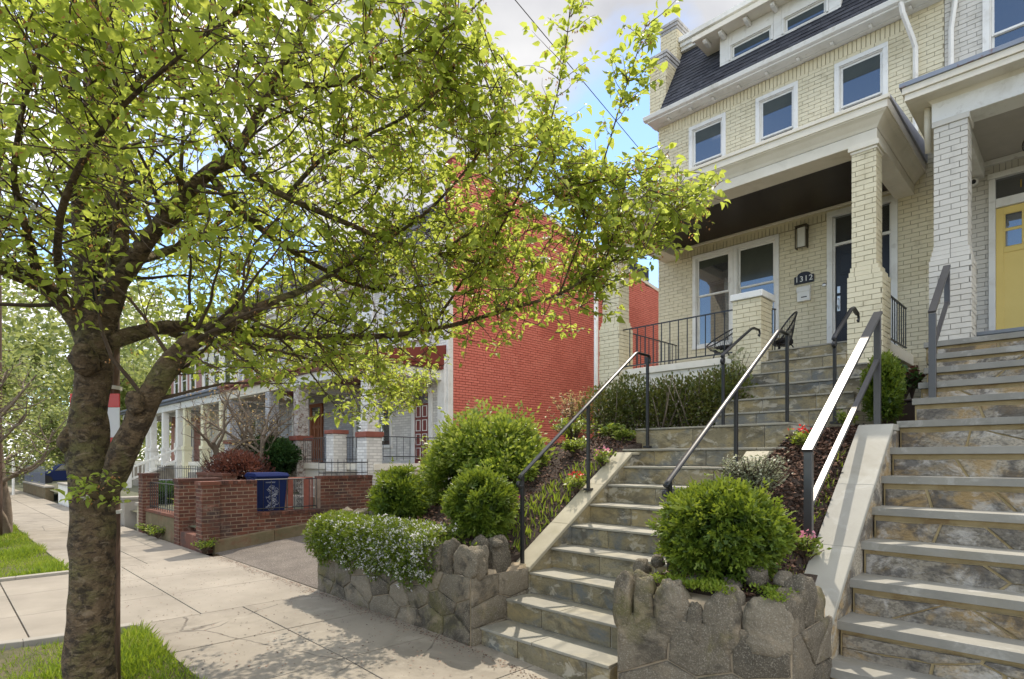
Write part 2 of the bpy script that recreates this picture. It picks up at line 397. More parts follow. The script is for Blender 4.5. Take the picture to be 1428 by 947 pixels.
M_bandred = pm('weathered_red_band', (.17,.05,.032), (.29,.10,.07), rough=.85, ns=8, bump=.6)
M_maroon = flat('maroon_paint', (.17,.028,.02), .45)
M_orangewood = pm('varnished_wood', (.16,.045,.015), (.26,.085,.03), rough=.4, ns=3, bs=30, stretch=(8,8,1), ra=.2)
M_slate = flat('blue_grey_paint', (.16,.18,.22), .6)
M_floorblue = pm('blue_grey_porch_paint', (.15,.17,.19), (.21,.23,.25), rough=.55, ns=3, bump=.2)
M_bark = pm('cherry_bark', (.07,.046,.025), (.175,.12,.066), rough=.95, ns=12, bs=22, bump=1., bd=.05, ra=.05, stretch=(1,1,1.45), stains=(((.12,.125,.035), 1.6, .45, .66, .55), ((.028,.019,.012), 15., .48, .64, .8), ((.26,.20,.13), 18., .6, .74, .5)))
M_twig = pm('twig_bark', (.05,.034,.022), (.10,.07,.045), rough=.9, ns=8, bs=50, bump=.4)
M_greybark = pm('grey_brown_bark', (.11,.085,.06), (.24,.19,.14), rough=.92, ns=6, bs=25, bump=.9, bd=.015)
M_pole = pm('weathered_pole_wood', (.075,.045,.032), (.19,.115,.08), rough=.9, ns=4, bs=25, bump=.8, bd=.01, stretch=(10,10,.6), stains=(((.22,.2,.18), 2., .55, .75, .5),))
M_signred = flat('reflective_red', (.62,.03,.02), .35, var=.05)
M_signwhite = flat('reflective_white', (.72,.72,.70), .4, var=.04)
M_bluebin = flat('navy_plastic', (.008,.018,.075), .55, 0, .2)
M_rubber = flat('black_rubber', (.015,.015,.015), .8)
M_pot = flat('brown_glazed_pot', (.05,.03,.02), .4)
M_wire = flat('black_cable', (.012,.012,.012), .7)
M_chip = leafmat('bark_chips', [(.03,.018,.012), (.12,.065,.042), (.32,.19,.13)], (.05,.03,.02), tf=.02, rough=.9)
L_cherry = leafmat('cherry_leaf', [(.07,.14,.018), (.155,.24,.03), (.26,.33,.05), (.40,.42,.09)], (.68,.75,.12), tf=.6, rough=.42, spec=.4)
L_arb = leafmat('arborvitae_foliage', [(.018,.04,.006), (.06,.11,.012), (.14,.20,.022), (.25,.29,.045)], (.36,.44,.03), tf=.3)
L_euon = leafmat('euonymus_leaf', [(.035,.085,.012), (.09,.16,.02), (.20,.26,.04), (.42,.44,.16)], (.42,.5,.05), tf=.4, rough=.4)
L_hedge = leafmat('azalea_leaf', [(.04,.06,.015), (.09,.12,.025), (.15,.165,.04), (.18,.13,.05)], (.26,.24,.04), tf=.3)
L_grass = leafmat('grass_blade', [(.06,.12,.01), (.13,.22,.018), (.22,.30,.03), (.36,.33,.11)], (.42,.52,.04), tf=.4)
L_lime = leafmat('stonecrop_leaf', [(.10,.17,.015), (.18,.26,.025), (.27,.32,.04)], (.4,.48,.04), tf=.4)
L_silver = leafmat('silver_leaf', [(.12,.14,.08), (.24,.26,.17), (.42,.43,.32)], (.4,.42,.25), tf=.3)
L_dark = leafmat('dark_shrub_leaf', [(.012,.035,.012), (.03,.075,.02), (.06,.12,.03)], (.12,.2,.03), tf=.25)
L_tan = leafmat('tan_spring_leaf', [(.22,.13,.07), (.36,.26,.13), (.42,.36,.14)], (.6,.42,.18), tf=.4)
L_maroon = leafmat('barberry_leaf', [(.035,.012,.01), (.085,.03,.022), (.14,.06,.04)], (.2,.07,.04), tf=.25)
L_far = leafmat('far_tree_leaf', [(.07,.11,.03), (.14,.19,.05), (.22,.27,.08), (.33,.33,.16)], (.48,.52,.16), tf=.45)
L_varieg = leafmat('pale_edged_leaf', [(.12,.16,.06), (.38,.38,.24)], (.5,.5,.3), tf=.35)
L_white = leafmat('white_blossom', [(.62,.60,.62), (.78,.76,.76)], (.8,.8,.8), tf=.4)
L_pink = leafmat('pink_blossom', [(.55,.16,.25), (.75,.35,.42)], (.8,.3,.4), tf=.35)
L_redfl = leafmat('red_blossom', [(.5,.02,.03), (.65,.06,.05)], (.8,.05,.04), tf=.3)
L_mag = leafmat('magenta_blossom', [(.25,.03,.12), (.4,.08,.2)], (.5,.06,.2), tf=.3)
L_calyx = leafmat('spent_calyx', [(.25,.11,.04), (.4,.22,.09)], (.55,.28,.1), tf=.4)
# ================================================================= world, sun, camera
def setup_world():
    SUN = Vector((-.42, .50, 1.0)).normalized()          # towards the sun
    el = math.asin(SUN.z)
    w = bpy.data.worlds.new('World'); scene.world = w; w.use_nodes = True
    nt = w.node_tree; nt.nodes.clear()
    out = nt.nodes.new('ShaderNodeOutputWorld'); bg = nt.nodes.new('ShaderNodeBackground')
    sky = nt.nodes.new('ShaderNodeTexSky'); sky.sky_type = 'NISHITA'; sky.sun_disc = False
    sky.sun_elevation = el; sky.sun_rotation = math.atan2(SUN.x, SUN.y); sky.altitude = 50; sky.air_density = 1.0; sky.dust_density = .1; sky.ozone_density = 3.
    tc = nt.nodes.new('ShaderNodeTexCoord')
    sep = nt.nodes.new('ShaderNodeSeparateXYZ'); nt.links.new(tc.outputs['Generated'], sep.inputs[0])
    def m(op, a, b, cl=False):
        x = nt.nodes.new('ShaderNodeMath'); x.operation = op; x.use_clamp = cl
        for i, q in enumerate((a, b)):
            if q is None: continue
            if hasattr(q, 'is_linked'): nt.links.new(q, x.inputs[i])
            else: x.inputs[i].default_value = q
        return x.outputs[0]
    def gap(v, c0, c1):                    # a clearing in the cloud around direction v
        dp = nt.nodes.new('ShaderNodeVectorMath'); dp.operation = 'DOT_PRODUCT'; nt.links.new(tc.outputs['Generated'], dp.inputs[0]); dp.inputs[1].default_value = Vector(v).normalized()
        r = nt.nodes.new('ShaderNodeMapRange'); r.inputs[1].default_value = c0; r.inputs[2].default_value = c1; nt.links.new(dp.outputs['Value'], r.inputs[0]); return r.outputs[0]
    zz = m('ADD', m('MAXIMUM', sep.outputs[2], 0.), .22)
    cb = nt.nodes.new('ShaderNodeCombineXYZ')
    nt.links.new(m('DIVIDE', sep.outputs[0], zz), cb.inputs[0]); nt.links.new(m('DIVIDE', sep.outputs[1], zz), cb.inputs[1])
    mp = nt.nodes.new('ShaderNodeMapping'); mp.inputs['Location'].default_value = CLOUD_OFF; nt.links.new(cb.outputs[0], mp.inputs[0])
    n1 = nt.nodes.new('ShaderNodeTexNoise'); n1.inputs['Scale'].default_value = 1.15; n1.inputs['Detail'].default_value = 9; n1.inputs['Roughness'].default_value = .55; n1.inputs['Distortion'].default_value = .3
    nt.links.new(mp.outputs[0], n1.inputs['Vector'])
    r1 = nt.nodes.new('ShaderNodeMapRange'); r1.inputs[1].default_value = CLOUD_T[0]; r1.inputs[2].default_value = CLOUD_T[1]; g = m('ADD', m('MULTIPLY', gap(P(880, 290, d=1), .955, .99), .36), m('MULTIPLY', gap((-.4, -1., .5), .80, .99), .22))
    g = m('SUBTRACT', g, m('MULTIPLY', gap(P(800, 20, d=1), .86, .97), .22))
    nt.links.new(m('SUBTRACT', n1.outputs['Fac'], g), r1.inputs[0])
    n2 = nt.nodes.new('ShaderNodeTexNoise'); n2.inputs['Scale'].default_value = 1.9; n2.inputs['Detail'].default_value = 6
    mp2 = nt.nodes.new('ShaderNodeMapping'); mp2.inputs['Location'].default_value = (3.3, 8.1, 0); nt.links.new(cb.outputs[0], mp2.inputs[0]); nt.links.new(mp2.outputs[0], n2.inputs['Vector'])
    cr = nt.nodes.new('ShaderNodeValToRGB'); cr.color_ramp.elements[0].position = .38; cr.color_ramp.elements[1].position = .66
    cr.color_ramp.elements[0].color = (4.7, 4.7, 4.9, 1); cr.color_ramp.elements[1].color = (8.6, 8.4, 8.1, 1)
    nt.links.new(n2.outputs['Fac'], cr.inputs[0])
    mx = nt.nodes.new('ShaderNodeMix'); mx.data_type = 'RGBA'
    nt.links.new(m('MULTIPLY', r1.outputs[0], .96), mx.inputs[0]); nt.links.new(sky.outputs[0], mx.inputs[6])
    br = nt.nodes.new('ShaderNodeMapRange'); br.inputs[1].default_value = -.55; br.inputs[2].default_value = .45; br.inputs[3].default_value = 1.95; br.inputs[4].default_value = .46  # unseen clouds behind the camera brightened as added fill, clouds ahead dimmed
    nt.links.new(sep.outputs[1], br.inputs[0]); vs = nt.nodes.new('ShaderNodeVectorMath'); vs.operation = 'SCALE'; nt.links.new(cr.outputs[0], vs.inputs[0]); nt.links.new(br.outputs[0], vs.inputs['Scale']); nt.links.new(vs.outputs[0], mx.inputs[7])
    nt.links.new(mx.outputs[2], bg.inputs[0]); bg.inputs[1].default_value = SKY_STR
    nt.links.new(bg.outputs[0], out.inputs[0])
    L = bpy.data.lights.new('sun', 'SUN'); L.energy = SUN_STR; L.angle = RA(.5); L.color = (1., .90, .76)
    lo = bpy.data.objects.new('sun', L); COL.objects.link(lo); lo.rotation_euler = (-SUN).to_track_quat('-Z', 'Y').to_euler(); lo.location = (0, 0, 30)
    cam = bpy.data.cameras.new('camera'); co = bpy.data.objects.new('camera', cam); COL.objects.link(co)
    co.location = (0, 0, ZO*S); co.rotation_euler = (RA(90), 0, math.pi/2-AZ)
    cam.sensor_width = 36; cam.lens = FPX/1428*36; cam.shift_y = (CV-473.5)/1428; cam.clip_end = 2000; cam.clip_start = .05
    scene.camera = co
    scene.view_settings.view_transform = 'Standard'; scene.view_settings.look = 'None'; scene.view_settings.gamma = 1; scene.view_settings.exposure = EXPO
    scene.view_settings.use_curve_mapping = False
    scene.render.engine = 'CYCLES'
    c = scene.cycles; c.max_bounces = 10; c.diffuse_bounces = 6; c.glossy_bounces = 3; c.transmission_bounces = 4; c.transparent_max_bounces = 6; c.use_denoising = True
    c.sample_clamp_indirect = 8
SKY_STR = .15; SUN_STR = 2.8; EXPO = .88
CLOUD_OFF = (1.7, 4.2, 0); CLOUD_T = (.40, .52)
setup_world()

# ================================================================= helpers for masonry
def cells(a0, a1, z0, z1, holes):
    A = sorted({a0, a1, *[min(max(h[0], a0), a1) for h in holes], *[min(max(h[1], a0), a1) for h in holes]})
    Z = sorted({z0, z1, *[min(max(h[2], z0), z1) for h in holes], *[min(max(h[3], z0), z1) for h in holes]})
    for i in range(len(A)-1):
        for j in range(len(Z)-1):
            ca, cz = (A[i]+A[i+1])/2, (Z[j]+Z[j+1])/2
            if A[i+1]-A[i] < 1e-5 or Z[j+1]-Z[j] < 1e-5: continue
            if any(h[0] < ca < h[1] and h[2] < cz < h[3] for h in holes): continue
            yield A[i], A[i+1], Z[j], Z[j+1]

def bricks(mb, axis, plane, sgn, a0, a1, z0, z1, holes=(), bl=.172, bh=.0577, gap=.0065, proud=.0085, m=0, mm=1, soldier=False, bias=.5, miss=0., ext=0.):
    """a face of real bricks; axis 'x' = bricks run along X on the plane Y=plane facing sgn*Y"""
    def put(b0, b1, c0, c1, h, r):
        f = plane+sgn*h; q = plane-sgn*.012
        if axis == 'x': mb.box(b0, b1, min(f, q), max(f, q), c0, c1, r=r, m=m, skip='k' if sgn < 0 else 'f')
        else: mb.box(min(f, q), max(f, q), b0, b1, c0, c1, r=r, m=m, skip='l' if sgn > 0 else 'r')
    for A0, A1, Z0, Z1 in cells(a0, a1, z0, z1, holes):
        p = plane
        if axis == 'x':
            q = [(A0,p,Z0),(A1,p,Z0),(A1,p,Z1),(A0,p,Z1)]
            if sgn > 0: q = q[::-1]
        else:
            q = [(p,A0,Z0),(p,A1,Z0),(p,A1,Z1),(p,A0,Z1)]
            if sgn < 0: q = q[::-1]
        mb.quad(q, r=.5, m=mm)
    if soldier: bl, bh = bh, z1-z0
    nrow = max(1, round((z1-z0)/bh)); hh = (z1-z0)/nrow
    for k in range(nrow):
        c0, c1 = z0+k*hh+gap/2, z0+(k+1)*hh-gap/2; cm = (c0+c1)/2
        iv = [(a0, a1)]
        for h in holes:
            if h[2] < cm < h[3]:
                iv = [p for (s, e) in iv for p in ((s, min(e, h[0])), (max(s, h[1]), e)) if p[1]-p[0] > .01]
        for (s, e) in iv:
            off = 0 if soldier else ((k % 2)*.5+rng.uniform(-.06, .06))*bl
            x = math.floor((s-off)/bl)*bl+off
            while x < e:
                b0, b1 = max(s, x+gap/2*(x > s)), min(e, x+bl-gap/2*(x+bl < e))
                if x <= s: b0 = s-ext
                if x+bl >= e: b1 = e+ext
                if b1-b0 > .012 and rng.random() >= miss: put(b0, b1, c0+rng.uniform(-.0008,.0008), c1, proud*rng.uniform(.6, 1.25), min(1, max(0, rng.gauss(bias, .28))))
                x += bl

def brick_pier(mb, x0, x1, y0, y1, z0, z1, m=0, mm=1, **kw):
    i = .0; 
    bricks(mb, 'x', y0, -1, x0, x1, z0, z1, m=m, mm=mm, ext=.0085, **kw)
    bricks(mb, 'y', x1, 1, y0, y1, z0, z1, m=m, mm=mm, **kw)
    bricks(mb, 'y', x0, -1, y0, y1, z0, z1, m=m, mm=mm, **kw)
    bricks(mb, 'x', y1, 1, x0, x1, z0, z1, m=m, mm=mm, ext=.0085, **kw)
    mb.quad([(x0,y0,z1),(x1,y0,z1),(x1,y1,z1),(x0,y1,z1)], m=mm)

def clip_poly(poly, ax, ay, bx, by):
    """keep the side of poly nearer to a than to b"""
    mx, my = (ax+bx)/2, (ay+by)/2; nx, ny = bx-ax, by-ay
    out = []
    for i in range(len(poly)):
        p, q = poly[i], poly[(i+1) % len(poly)]
        dp = (p[0]-mx)*nx+(p[1]-my)*ny; dq = (q[0]-mx)*nx+(q[1]-my)*ny
        if dp <= 0: out.append(p)
        if (dp < 0) != (dq < 0) and abs(dp-dq) > 1e-9:
            t = dp/(dp-dq); out.append((p[0]+(q[0]-p[0])*t, p[1]+(q[1]-p[1])*t))
    return out

def stones(mb, fn, s0, s1, t0, t1, cs, ct, inset=.008, bulge=.012, m=0, mm=1, rough=.006, jit=.36, off=.5):
    """irregular stones (clipped cells) on a face; fn(s, t, h) gives the point h above the mortar"""
    ns = max(1, round((s1-s0)/cs)); nt = max(1, round((t1-t0)/ct))
    dv = max(1, int((s1-s0)/.15))
    for i in range(dv):
        a, b = s0+(s1-s0)*i/dv, s0+(s1-s0)*(i+1)/dv
        mb.quad([fn(a,t0,0), fn(b,t0,0), fn(b,t1,0), fn(a,t1,0)], m=mm)
    pts = []
    for j in range(nt):
        for i in range(ns):
            if rng.random() < .12 and ns > 3: continue
            pts.append(((s0+(i+.5+rng.uniform(-jit,jit)+(off if j % 2 else 0))*(s1-s0)/ns), (t0+(j+.5+rng.uniform(-jit,jit)*.9)*(t1-t0)/nt)))
    k = cs/ct
    for (x, y) in pts:
        if not (s0 < x < s1): continue
        poly = [(s0,t0*k),(s1,t0*k),(s1,t1*k),(s0,t1*k)]
        for (a, b) in pts:
            if (a, b) != (x, y) and abs(a-x) < cs*3.5: poly = clip_poly(poly, x, y*k, a, b*k)
            if len(poly) < 3: break
        if len(poly) < 3: continue
        poly = [(p[0], p[1]/k) for p in poly]
        cx = sum(p[0] for p in poly)/len(poly); cy = sum(p[1] for p in poly)/len(poly)
        fine = []
        for i in range(len(poly)):
            p, q = poly[i], poly[(i+1) % len(poly)]
            L = math.hypot(q[0]-p[0], q[1]-p[1]); n = max(1, min(6, int(L/(cs*.22))))
            for j in range(n):
                fine.append((p[0]+(q[0]-p[0])*j/n, p[1]+(q[1]-p[1])*j/n))
        if len(fine) < 4: continue
        r = rng.random(); ph = rng.random()*40
        rings = []
        for (ins, h) in ((inset, 0.), (inset*1.5, bulge*.75), (inset*3.2, bulge)):
            ring = []
            for (px, py) in fine:
                dx, dy = px-cx, py-cy; L = math.hypot(dx, dy) or 1
                w = noise.noise(Vector((px*9+ph, py*9, 0)))
                e = max(.15, 1-(ins*(1+.5*w))/L)
                hh = h+(rough*w if h else 0)
                ring.append(fn(cx+dx*e, cy+dy*e, hh))
            i0 = len(mb.v); mb.v.extend(ring); rings.append(i0)
        n = len(fine)
        for a in (0, 1):
            for j in range(n):
                l = (j+1) % n
                mb.f.append((rings[a]+j, rings[a]+l, rings[a+1]+l, rings[a+1]+j)); mb.r.append(r); mb.m.append(m)
        ci = len(mb.v); mb.v.append(fn(cx, cy, bulge*1.1+rough*rng.uniform(-.8, .8)))
        for j in range(n):
            mb.f.append((rings[2]+j, rings[2]+(j+1) % n, ci)); mb.r.append(r); mb.m.append(m)

def text_part(name, s, size, loc, rot, mat, parent, ext=.004, align='CENTER', spacing=1.):
    cu = bpy.data.curves.new(name, 'FONT'); cu.body = s; cu.size = size*S; cu.extrude = ext*S; cu.align_x = align; cu.align_y = 'CENTER'; cu.space_character = spacing
    ob = bpy.data.objects.new(name, cu); COL.objects.link(ob)
    dg = bpy.context.evaluated_depsgraph_get(); me = bpy.data.meshes.new_from_object(ob.evaluated_get(dg)); bpy.data.objects.remove(ob)
    me.materials.clear(); me.materials.append(mat)
    o = link_mesh(name, me, parent); b = base_of(parent)
    o.location = ((loc[0]-b[0])*S, (loc[1]-b[1])*S, (loc[2]-b[2])*S); o.rotation_euler = rot
    return o

# ================================================================= ground
def sheet(name, xs, ys, zf, mat, kind='structure', nzamp=0, smooth=False, label=None, skirt=0):
    mb = Mb()
    V = [[(x, y, zf(x, y)+(nzamp*noise.noise(Vector((x*2.1, y*2.1, 3)))+nzamp*.5*noise.noise(Vector((x*7, y*7, 1))) if nzamp else 0)) for y in ys] for x in xs]
    n = len(ys)
    if skirt:
        V = [[(q[0], q[1], q[2]-skirt) for q in V[0]]]+V+[[(q[0], q[1], q[2]-skirt) for q in V[-1]]]
        V = [[(r_[0][0], r_[0][1], r_[0][2]-skirt)]+r_+[(r_[-1][0], r_[-1][1], r_[-1][2]-skirt)] for r_ in V]; n += 2
    for row in V: mb.v.extend(row)
    for i in range(len(V)-1):
        for j in range(n-1):
            mb.f.append((i*n+j, (i+1)*n+j, (i+1)*n+j+1, i*n+j+1)); mb.r.append(.5); mb.m.append(0)
    return mk(name, mb, mat, smooth=smooth, kind=kind)
def fr(a, b, n): return [a+(b-a)*i/n for i in range(n+1)]
XS = [-400, -150, -60, -40, -28, -20, -14, -9, -6, -3.4, -2.5, -1.8, -1, 0, 3, 12, 60, 400]
sheet('ground', XS, [-400, -60, -7, -.7, 2.9, 9, 30, 400], lambda x, y: gz(x)-.09, M_ground)
sheet('street', XS, [-6.5, -.7], lambda x, y: gz(x)-.075, M_road)
def curb_line():
    mb = Mb()
    x = -60
    while x < 12:
        a, b = x+.005, x+1.2-.005
        if not (-8.9 < x+.6 < -5.5):
            mb.hexa([(a,-.7,gz(a)-.2),(b,-.7,gz(b)-.2),(b,-.58,gz(b)-.2),(a,-.58,gz(a)-.2),(a,-.7,gz(a)+.01),(b,-.7,gz(b)+.01),(b,-.58,gz(b)+.01),(a,-.58,gz(a)+.01)])
        x += 1.2
    mk('street_kerb', mb, M_curb, kind='structure', bevel=.01)
curb_line()
def pavement():
    mb = Mb()
    def slab(x0, x1, y0, y1, dz=0, r=None):
        g = .005
        x0 += g; x1 -= g; y0 += g; y1 -= g
        mb.hexa([(x0,y0,gz(x0)-.06),(x1,y0,gz(x1)-.06),(x1,y1,gz(x1)-.06),(x0,y1,gz(x0)-.06),(x0,y0,gz(x0)+dz),(x1,y0,gz(x1)+dz),(x1,y1,gz(x1)+dz),(x0,y1,gz(x0)+dz)], r=r)
    x = -5.78
    while x < 8:
        for (a, b) in ((1.24, 2.12), (2.12, 3.02 if x < -3.9 else 3.6)):
            slab(x, x+.98, a, b, rng.uniform(-.002,.002))
        x += .98
    x = -8.92
    while x > -60:
        for (a, b) in ((1.24, 2.05), (2.05, 2.86)): slab(x-1.0, x, a, b, rng.uniform(-.002,.002))
        x -= 1.0
    mk('sidewalk', mb, M_concrete, kind='structure', bevel=.004)
    # grooved concrete crossing between street and driveway
    mb = Mb()
    for i in range(3):
        a, b = -8.92+i*1.047+.004, -8.92+(i+1)*1.047-.004
        for y0, y1 in ((-.7, .55), (.56, 1.75), (1.76, 2.97)):
            mb.hexa([(a,y0,gz(a)-.06),(b,y0,gz(b)-.06),(b,y1,gz(b)-.06),(a,y1,gz(a)-.06),(a,y0,gz(a)+.001),(b,y0,gz(b)+.001),(b,y1,gz(b)+.001),(a,y1,gz(a)+.001)])
    N = NT('broomed_concrete')
    tc = N.new('ShaderNodeTexCoord'); v = tc.outputs['Object']
    n1 = N.step(N.noise(v, 1.3, 5, .6), .3, .7); col = N.mix(n1, (.225,.198,.157), (.31,.275,.222))
    col = N.mix(N.math('MULTIPLY', N.step(N.noise(v, .8, 4), .55, .8), .4), col, (.17,.15,.12))
    wv = N.new('ShaderNodeTexWave', bands_direction='X'); N.set(wv, Scale=10., Distortion=1.2, Detail=2.); N.l(v, wv.inputs['Vector'])
    gm = N.step(N.noise(v, .55, 2), .42, .6)
    h = N.math('MULTIPLY', wv.outputs['Fac'], gm)
    p = N.new('ShaderNodeBsdfPrincipled'); N.set(p, Roughness=.9); N.l(col, p.inputs['Base Color'])
    b = N.new('ShaderNodeBump'); N.set(b, Strength=.55, Distance=.008); N.l(N.math('ADD', h, N.math('MULTIPLY', N.noise(v, 120, 3), .3)), b.inputs['Height']); N.l(b.outputs[0], p.inputs['Normal'])
    N.l(p.outputs[0], N.out.inputs[0])
    mk('driveway_crossing', mb, N.mat, kind='structure', bevel=.004)
    # curved kerbs at both sides of the crossing
    mb = Mb()
    for (pts) in ([(-5.72,1.2),(-5.74,.9),(-5.80,.5),(-5.95,.0),(-6.2,-.35),(-6.5,-.6)], [(-8.86,1.2),(-8.86,.7),(-8.84,.2),(-8.7,-.25),(-8.4,-.6)]):
        for i in range(len(pts)-1):
            (ax, ay), (bx, by) = pts[i], pts[i+1]; s = .05
            w = .05
            mb.hexa([(ax-w,ay,gz(ax)-.1),(ax+w,ay,gz(ax)-.1),(bx+w,by,gz(bx)-.1),(bx-w,by,gz(bx)-.1),(ax-w,ay,gz(ax)+.035),(ax+w,ay,gz(ax)+.035),(bx+w,by,gz(bx)+.035),(bx-w,by,gz(bx)+.035)], r=.6)
    mk('crossing_kerb', mb, M_curb, kind='structure', bevel=.008)
pavement()
sheet('driveway', [-9.24, -8, -7, -5.98], fr(2.98, 7.5, 6)+[12, 22], lambda x, y: gz(x)+.002+.1*(min(y, 7)-2.98), M_asphalt)
def verge(name, x0, x1):
    sheet(name, fr(x0, x1, 24), fr(-.57, 1.23, 12), lambda x, y: gz(x)-.02+.03*max(0, 1-abs(y-.4)/.8), M_turfsoil, nzamp=.02, smooth=True)
verge('grass_verge', -5.68, 5.0); verge('grass_verge_far', -30, -8.92)
def grass(name, n, x0, x1, y0, y1, h, label, dens=None):
    x = nrg.uniform(x0, x1, n*2); y = nrg.uniform(y0, y1, n*2)
    k = np.sin(x*5.1+y*3)+np.sin(x*2.3-y*6.1)+np.sin(x*11+y*9)*.6+nrg.normal(0, .7, n*2)
    sel = np.where(k > -.9)[0][:n]; x = x[sel]; y = y[sel]
    z = np.interp(x, [-60,-28,-9,-6,-3.4,-2.5,-1,0,3], [-1.5,-1.43,-1.405,-1.42,-1.447,-1.505,-1.6,-1.66,-1.78])-.01
    d = np.stack([nrg.normal(0,.55,len(x)), nrg.normal(0,.55,len(x)), np.ones(len(x))], 1)
    sz = h*nrg.uniform(.5, 1.25, len(x))*(1+.35*np.sin(x*3+y*4))
    r = np.clip(.45+.25*np.sin(x*4+1)*np.sin(y*5)+nrg.normal(0,.22,len(x)), 0, 1)
    side = nrg.normal(0, 1, (len(x),3)); side[:,2] = 0
    leaves(name, np.stack([x,y,z],1), d, sz, L_grass, shape='blade', rnd=r, up=side, roll=.1, width=2.2*.055/.1, kind='stuff')
grass('grass', 15000, -5.66, -2.2, .05, 1.25, .075, '')
grass('grass', 16000, -16, -8.95, .1, 1.22, .085, '')
grass('grass', 3000, -30, -16, .1, 1.22, .1, '')

# ================================================================= garden beds
def bed_left_z(x, y):
    a = np.interp(y, [2.9, 3.35, 4.0, 4.7, 5.4, 6.2, 8], [-.72, -.70, -.50, -.20, .12, .27, .3])
    e = np.interp(x, [-6, -5.2, -4.4], [-.18, -.06, 0]) if y > 3.6 else 0
    z = a+e
    if x > -4.0 and y < 5.3:
        c = -1.3217+.178*(y-3.063)/.28+.02; c = max(c, -.85)
        t = min(1, (x+4.0)/.38); z = z*(1-t)+min(z, c)*t
    return float(z)
def bed_right_z(x, y):
    z = np.interp(y, [2.9, 3.3, 3.8, 4.8, 5.6, 6.4, 8], [-.76, -.74, -.56, -.13, .20, .30, .33])
    cl = max(-1.3217+.178*(y-3.063)/.28+.03, -.78); cr = max(-1.0+1.28*(y-3.93)/1.57-.03, -.80)
    if y < 5.5:
        t = min(1, max(0, (-1.78-x)/.2)); z = z*(1-t)+min(z, cl)*t
        t = min(1, max(0, (x+1.68)/.28)); z = z*(1-t)+min(z, cr)*t
    return float(z)
sheet('garden_soil', fr(-5.86, -3.58, 30), fr(3.08, 8.2, 44), bed_left_z, M_soil, nzamp=.022, smooth=True, skirt=.5)
sheet('garden_soil', fr(-1.99, -1.30, 14), fr(3.29, 7.6, 44), bed_right_z, M_soil, nzamp=.02, smooth=True, skirt=.5)
sheet('garden_soil', fr(-2.6, -1.05, 8), fr(7.5, 9.3, 8), lambda x, y: .3, M_soil, nzamp=.02, skirt=.4)
def chips(n, x0, x1, y0, y1, zf):
    x = nrg.uniform(x0, x1, n); y = nrg.uniform(y0, y1, n); z = np.array([zf(a, b) for a, b in zip(x, y)])+nrg.uniform(-.005,.02,n)
    d = nrg.normal(0, 1, (n,3)); d[:,2] *= .35
    leaves('bark_mulch', np.stack([x,y,z],1), d, nrg.uniform(.02,.05,n), M_chip, shape='small', rnd=nrg.random(n)**1.4, roll=.5, kind='stuff')
chips(11000, -5.7, -3.61, 3.15, 6.4, bed_left_z)
chips(13000, -1.98, -1.40, 3.3, 6.6, bed_right_z)

# ================================================================= our flight of steps
def slab_step(name, root, x0, x1, y, z, rise, run, thick, over, mats, blocks=(.35,.7), bulge=.0):
    """one step: riser blocks with joints, tread slabs over them; mats = riser, joint, tread"""
    mb = Mb(); zb = z-thick
    mb.box(x0+.004, x1-.004, y+.012, y+run, zb-rise, zb-.0005, m=1, r=.5)
    x = x0
    while x < x1-.01:
        w = rng.uniform(*blocks); e = min(x1, x+w)
        if x1-e < .12: e = x1
        d = rng.uniform(-.003,.003)
        mb.box(x+.004*(x > x0), e-.004*(e < x1), y+d, y+.1, zb-(rise-thick)+.004, zb-.003, m=0); x = e
    x = x0
    while x < x1-.01:
        w = rng.uniform(blocks[0]*1.4, blocks[1]*1.6); e = min(x1, x+w)
        if x1-e < .2: e = x1
        mb.box(x+.002, e-.002, y-over+rng.uniform(-.004,.004), y+run+.01, zb, z+rng.uniform(-.002,.001), m=2); x = e
    return mk(name, mb, mats, root, bevel=.005)

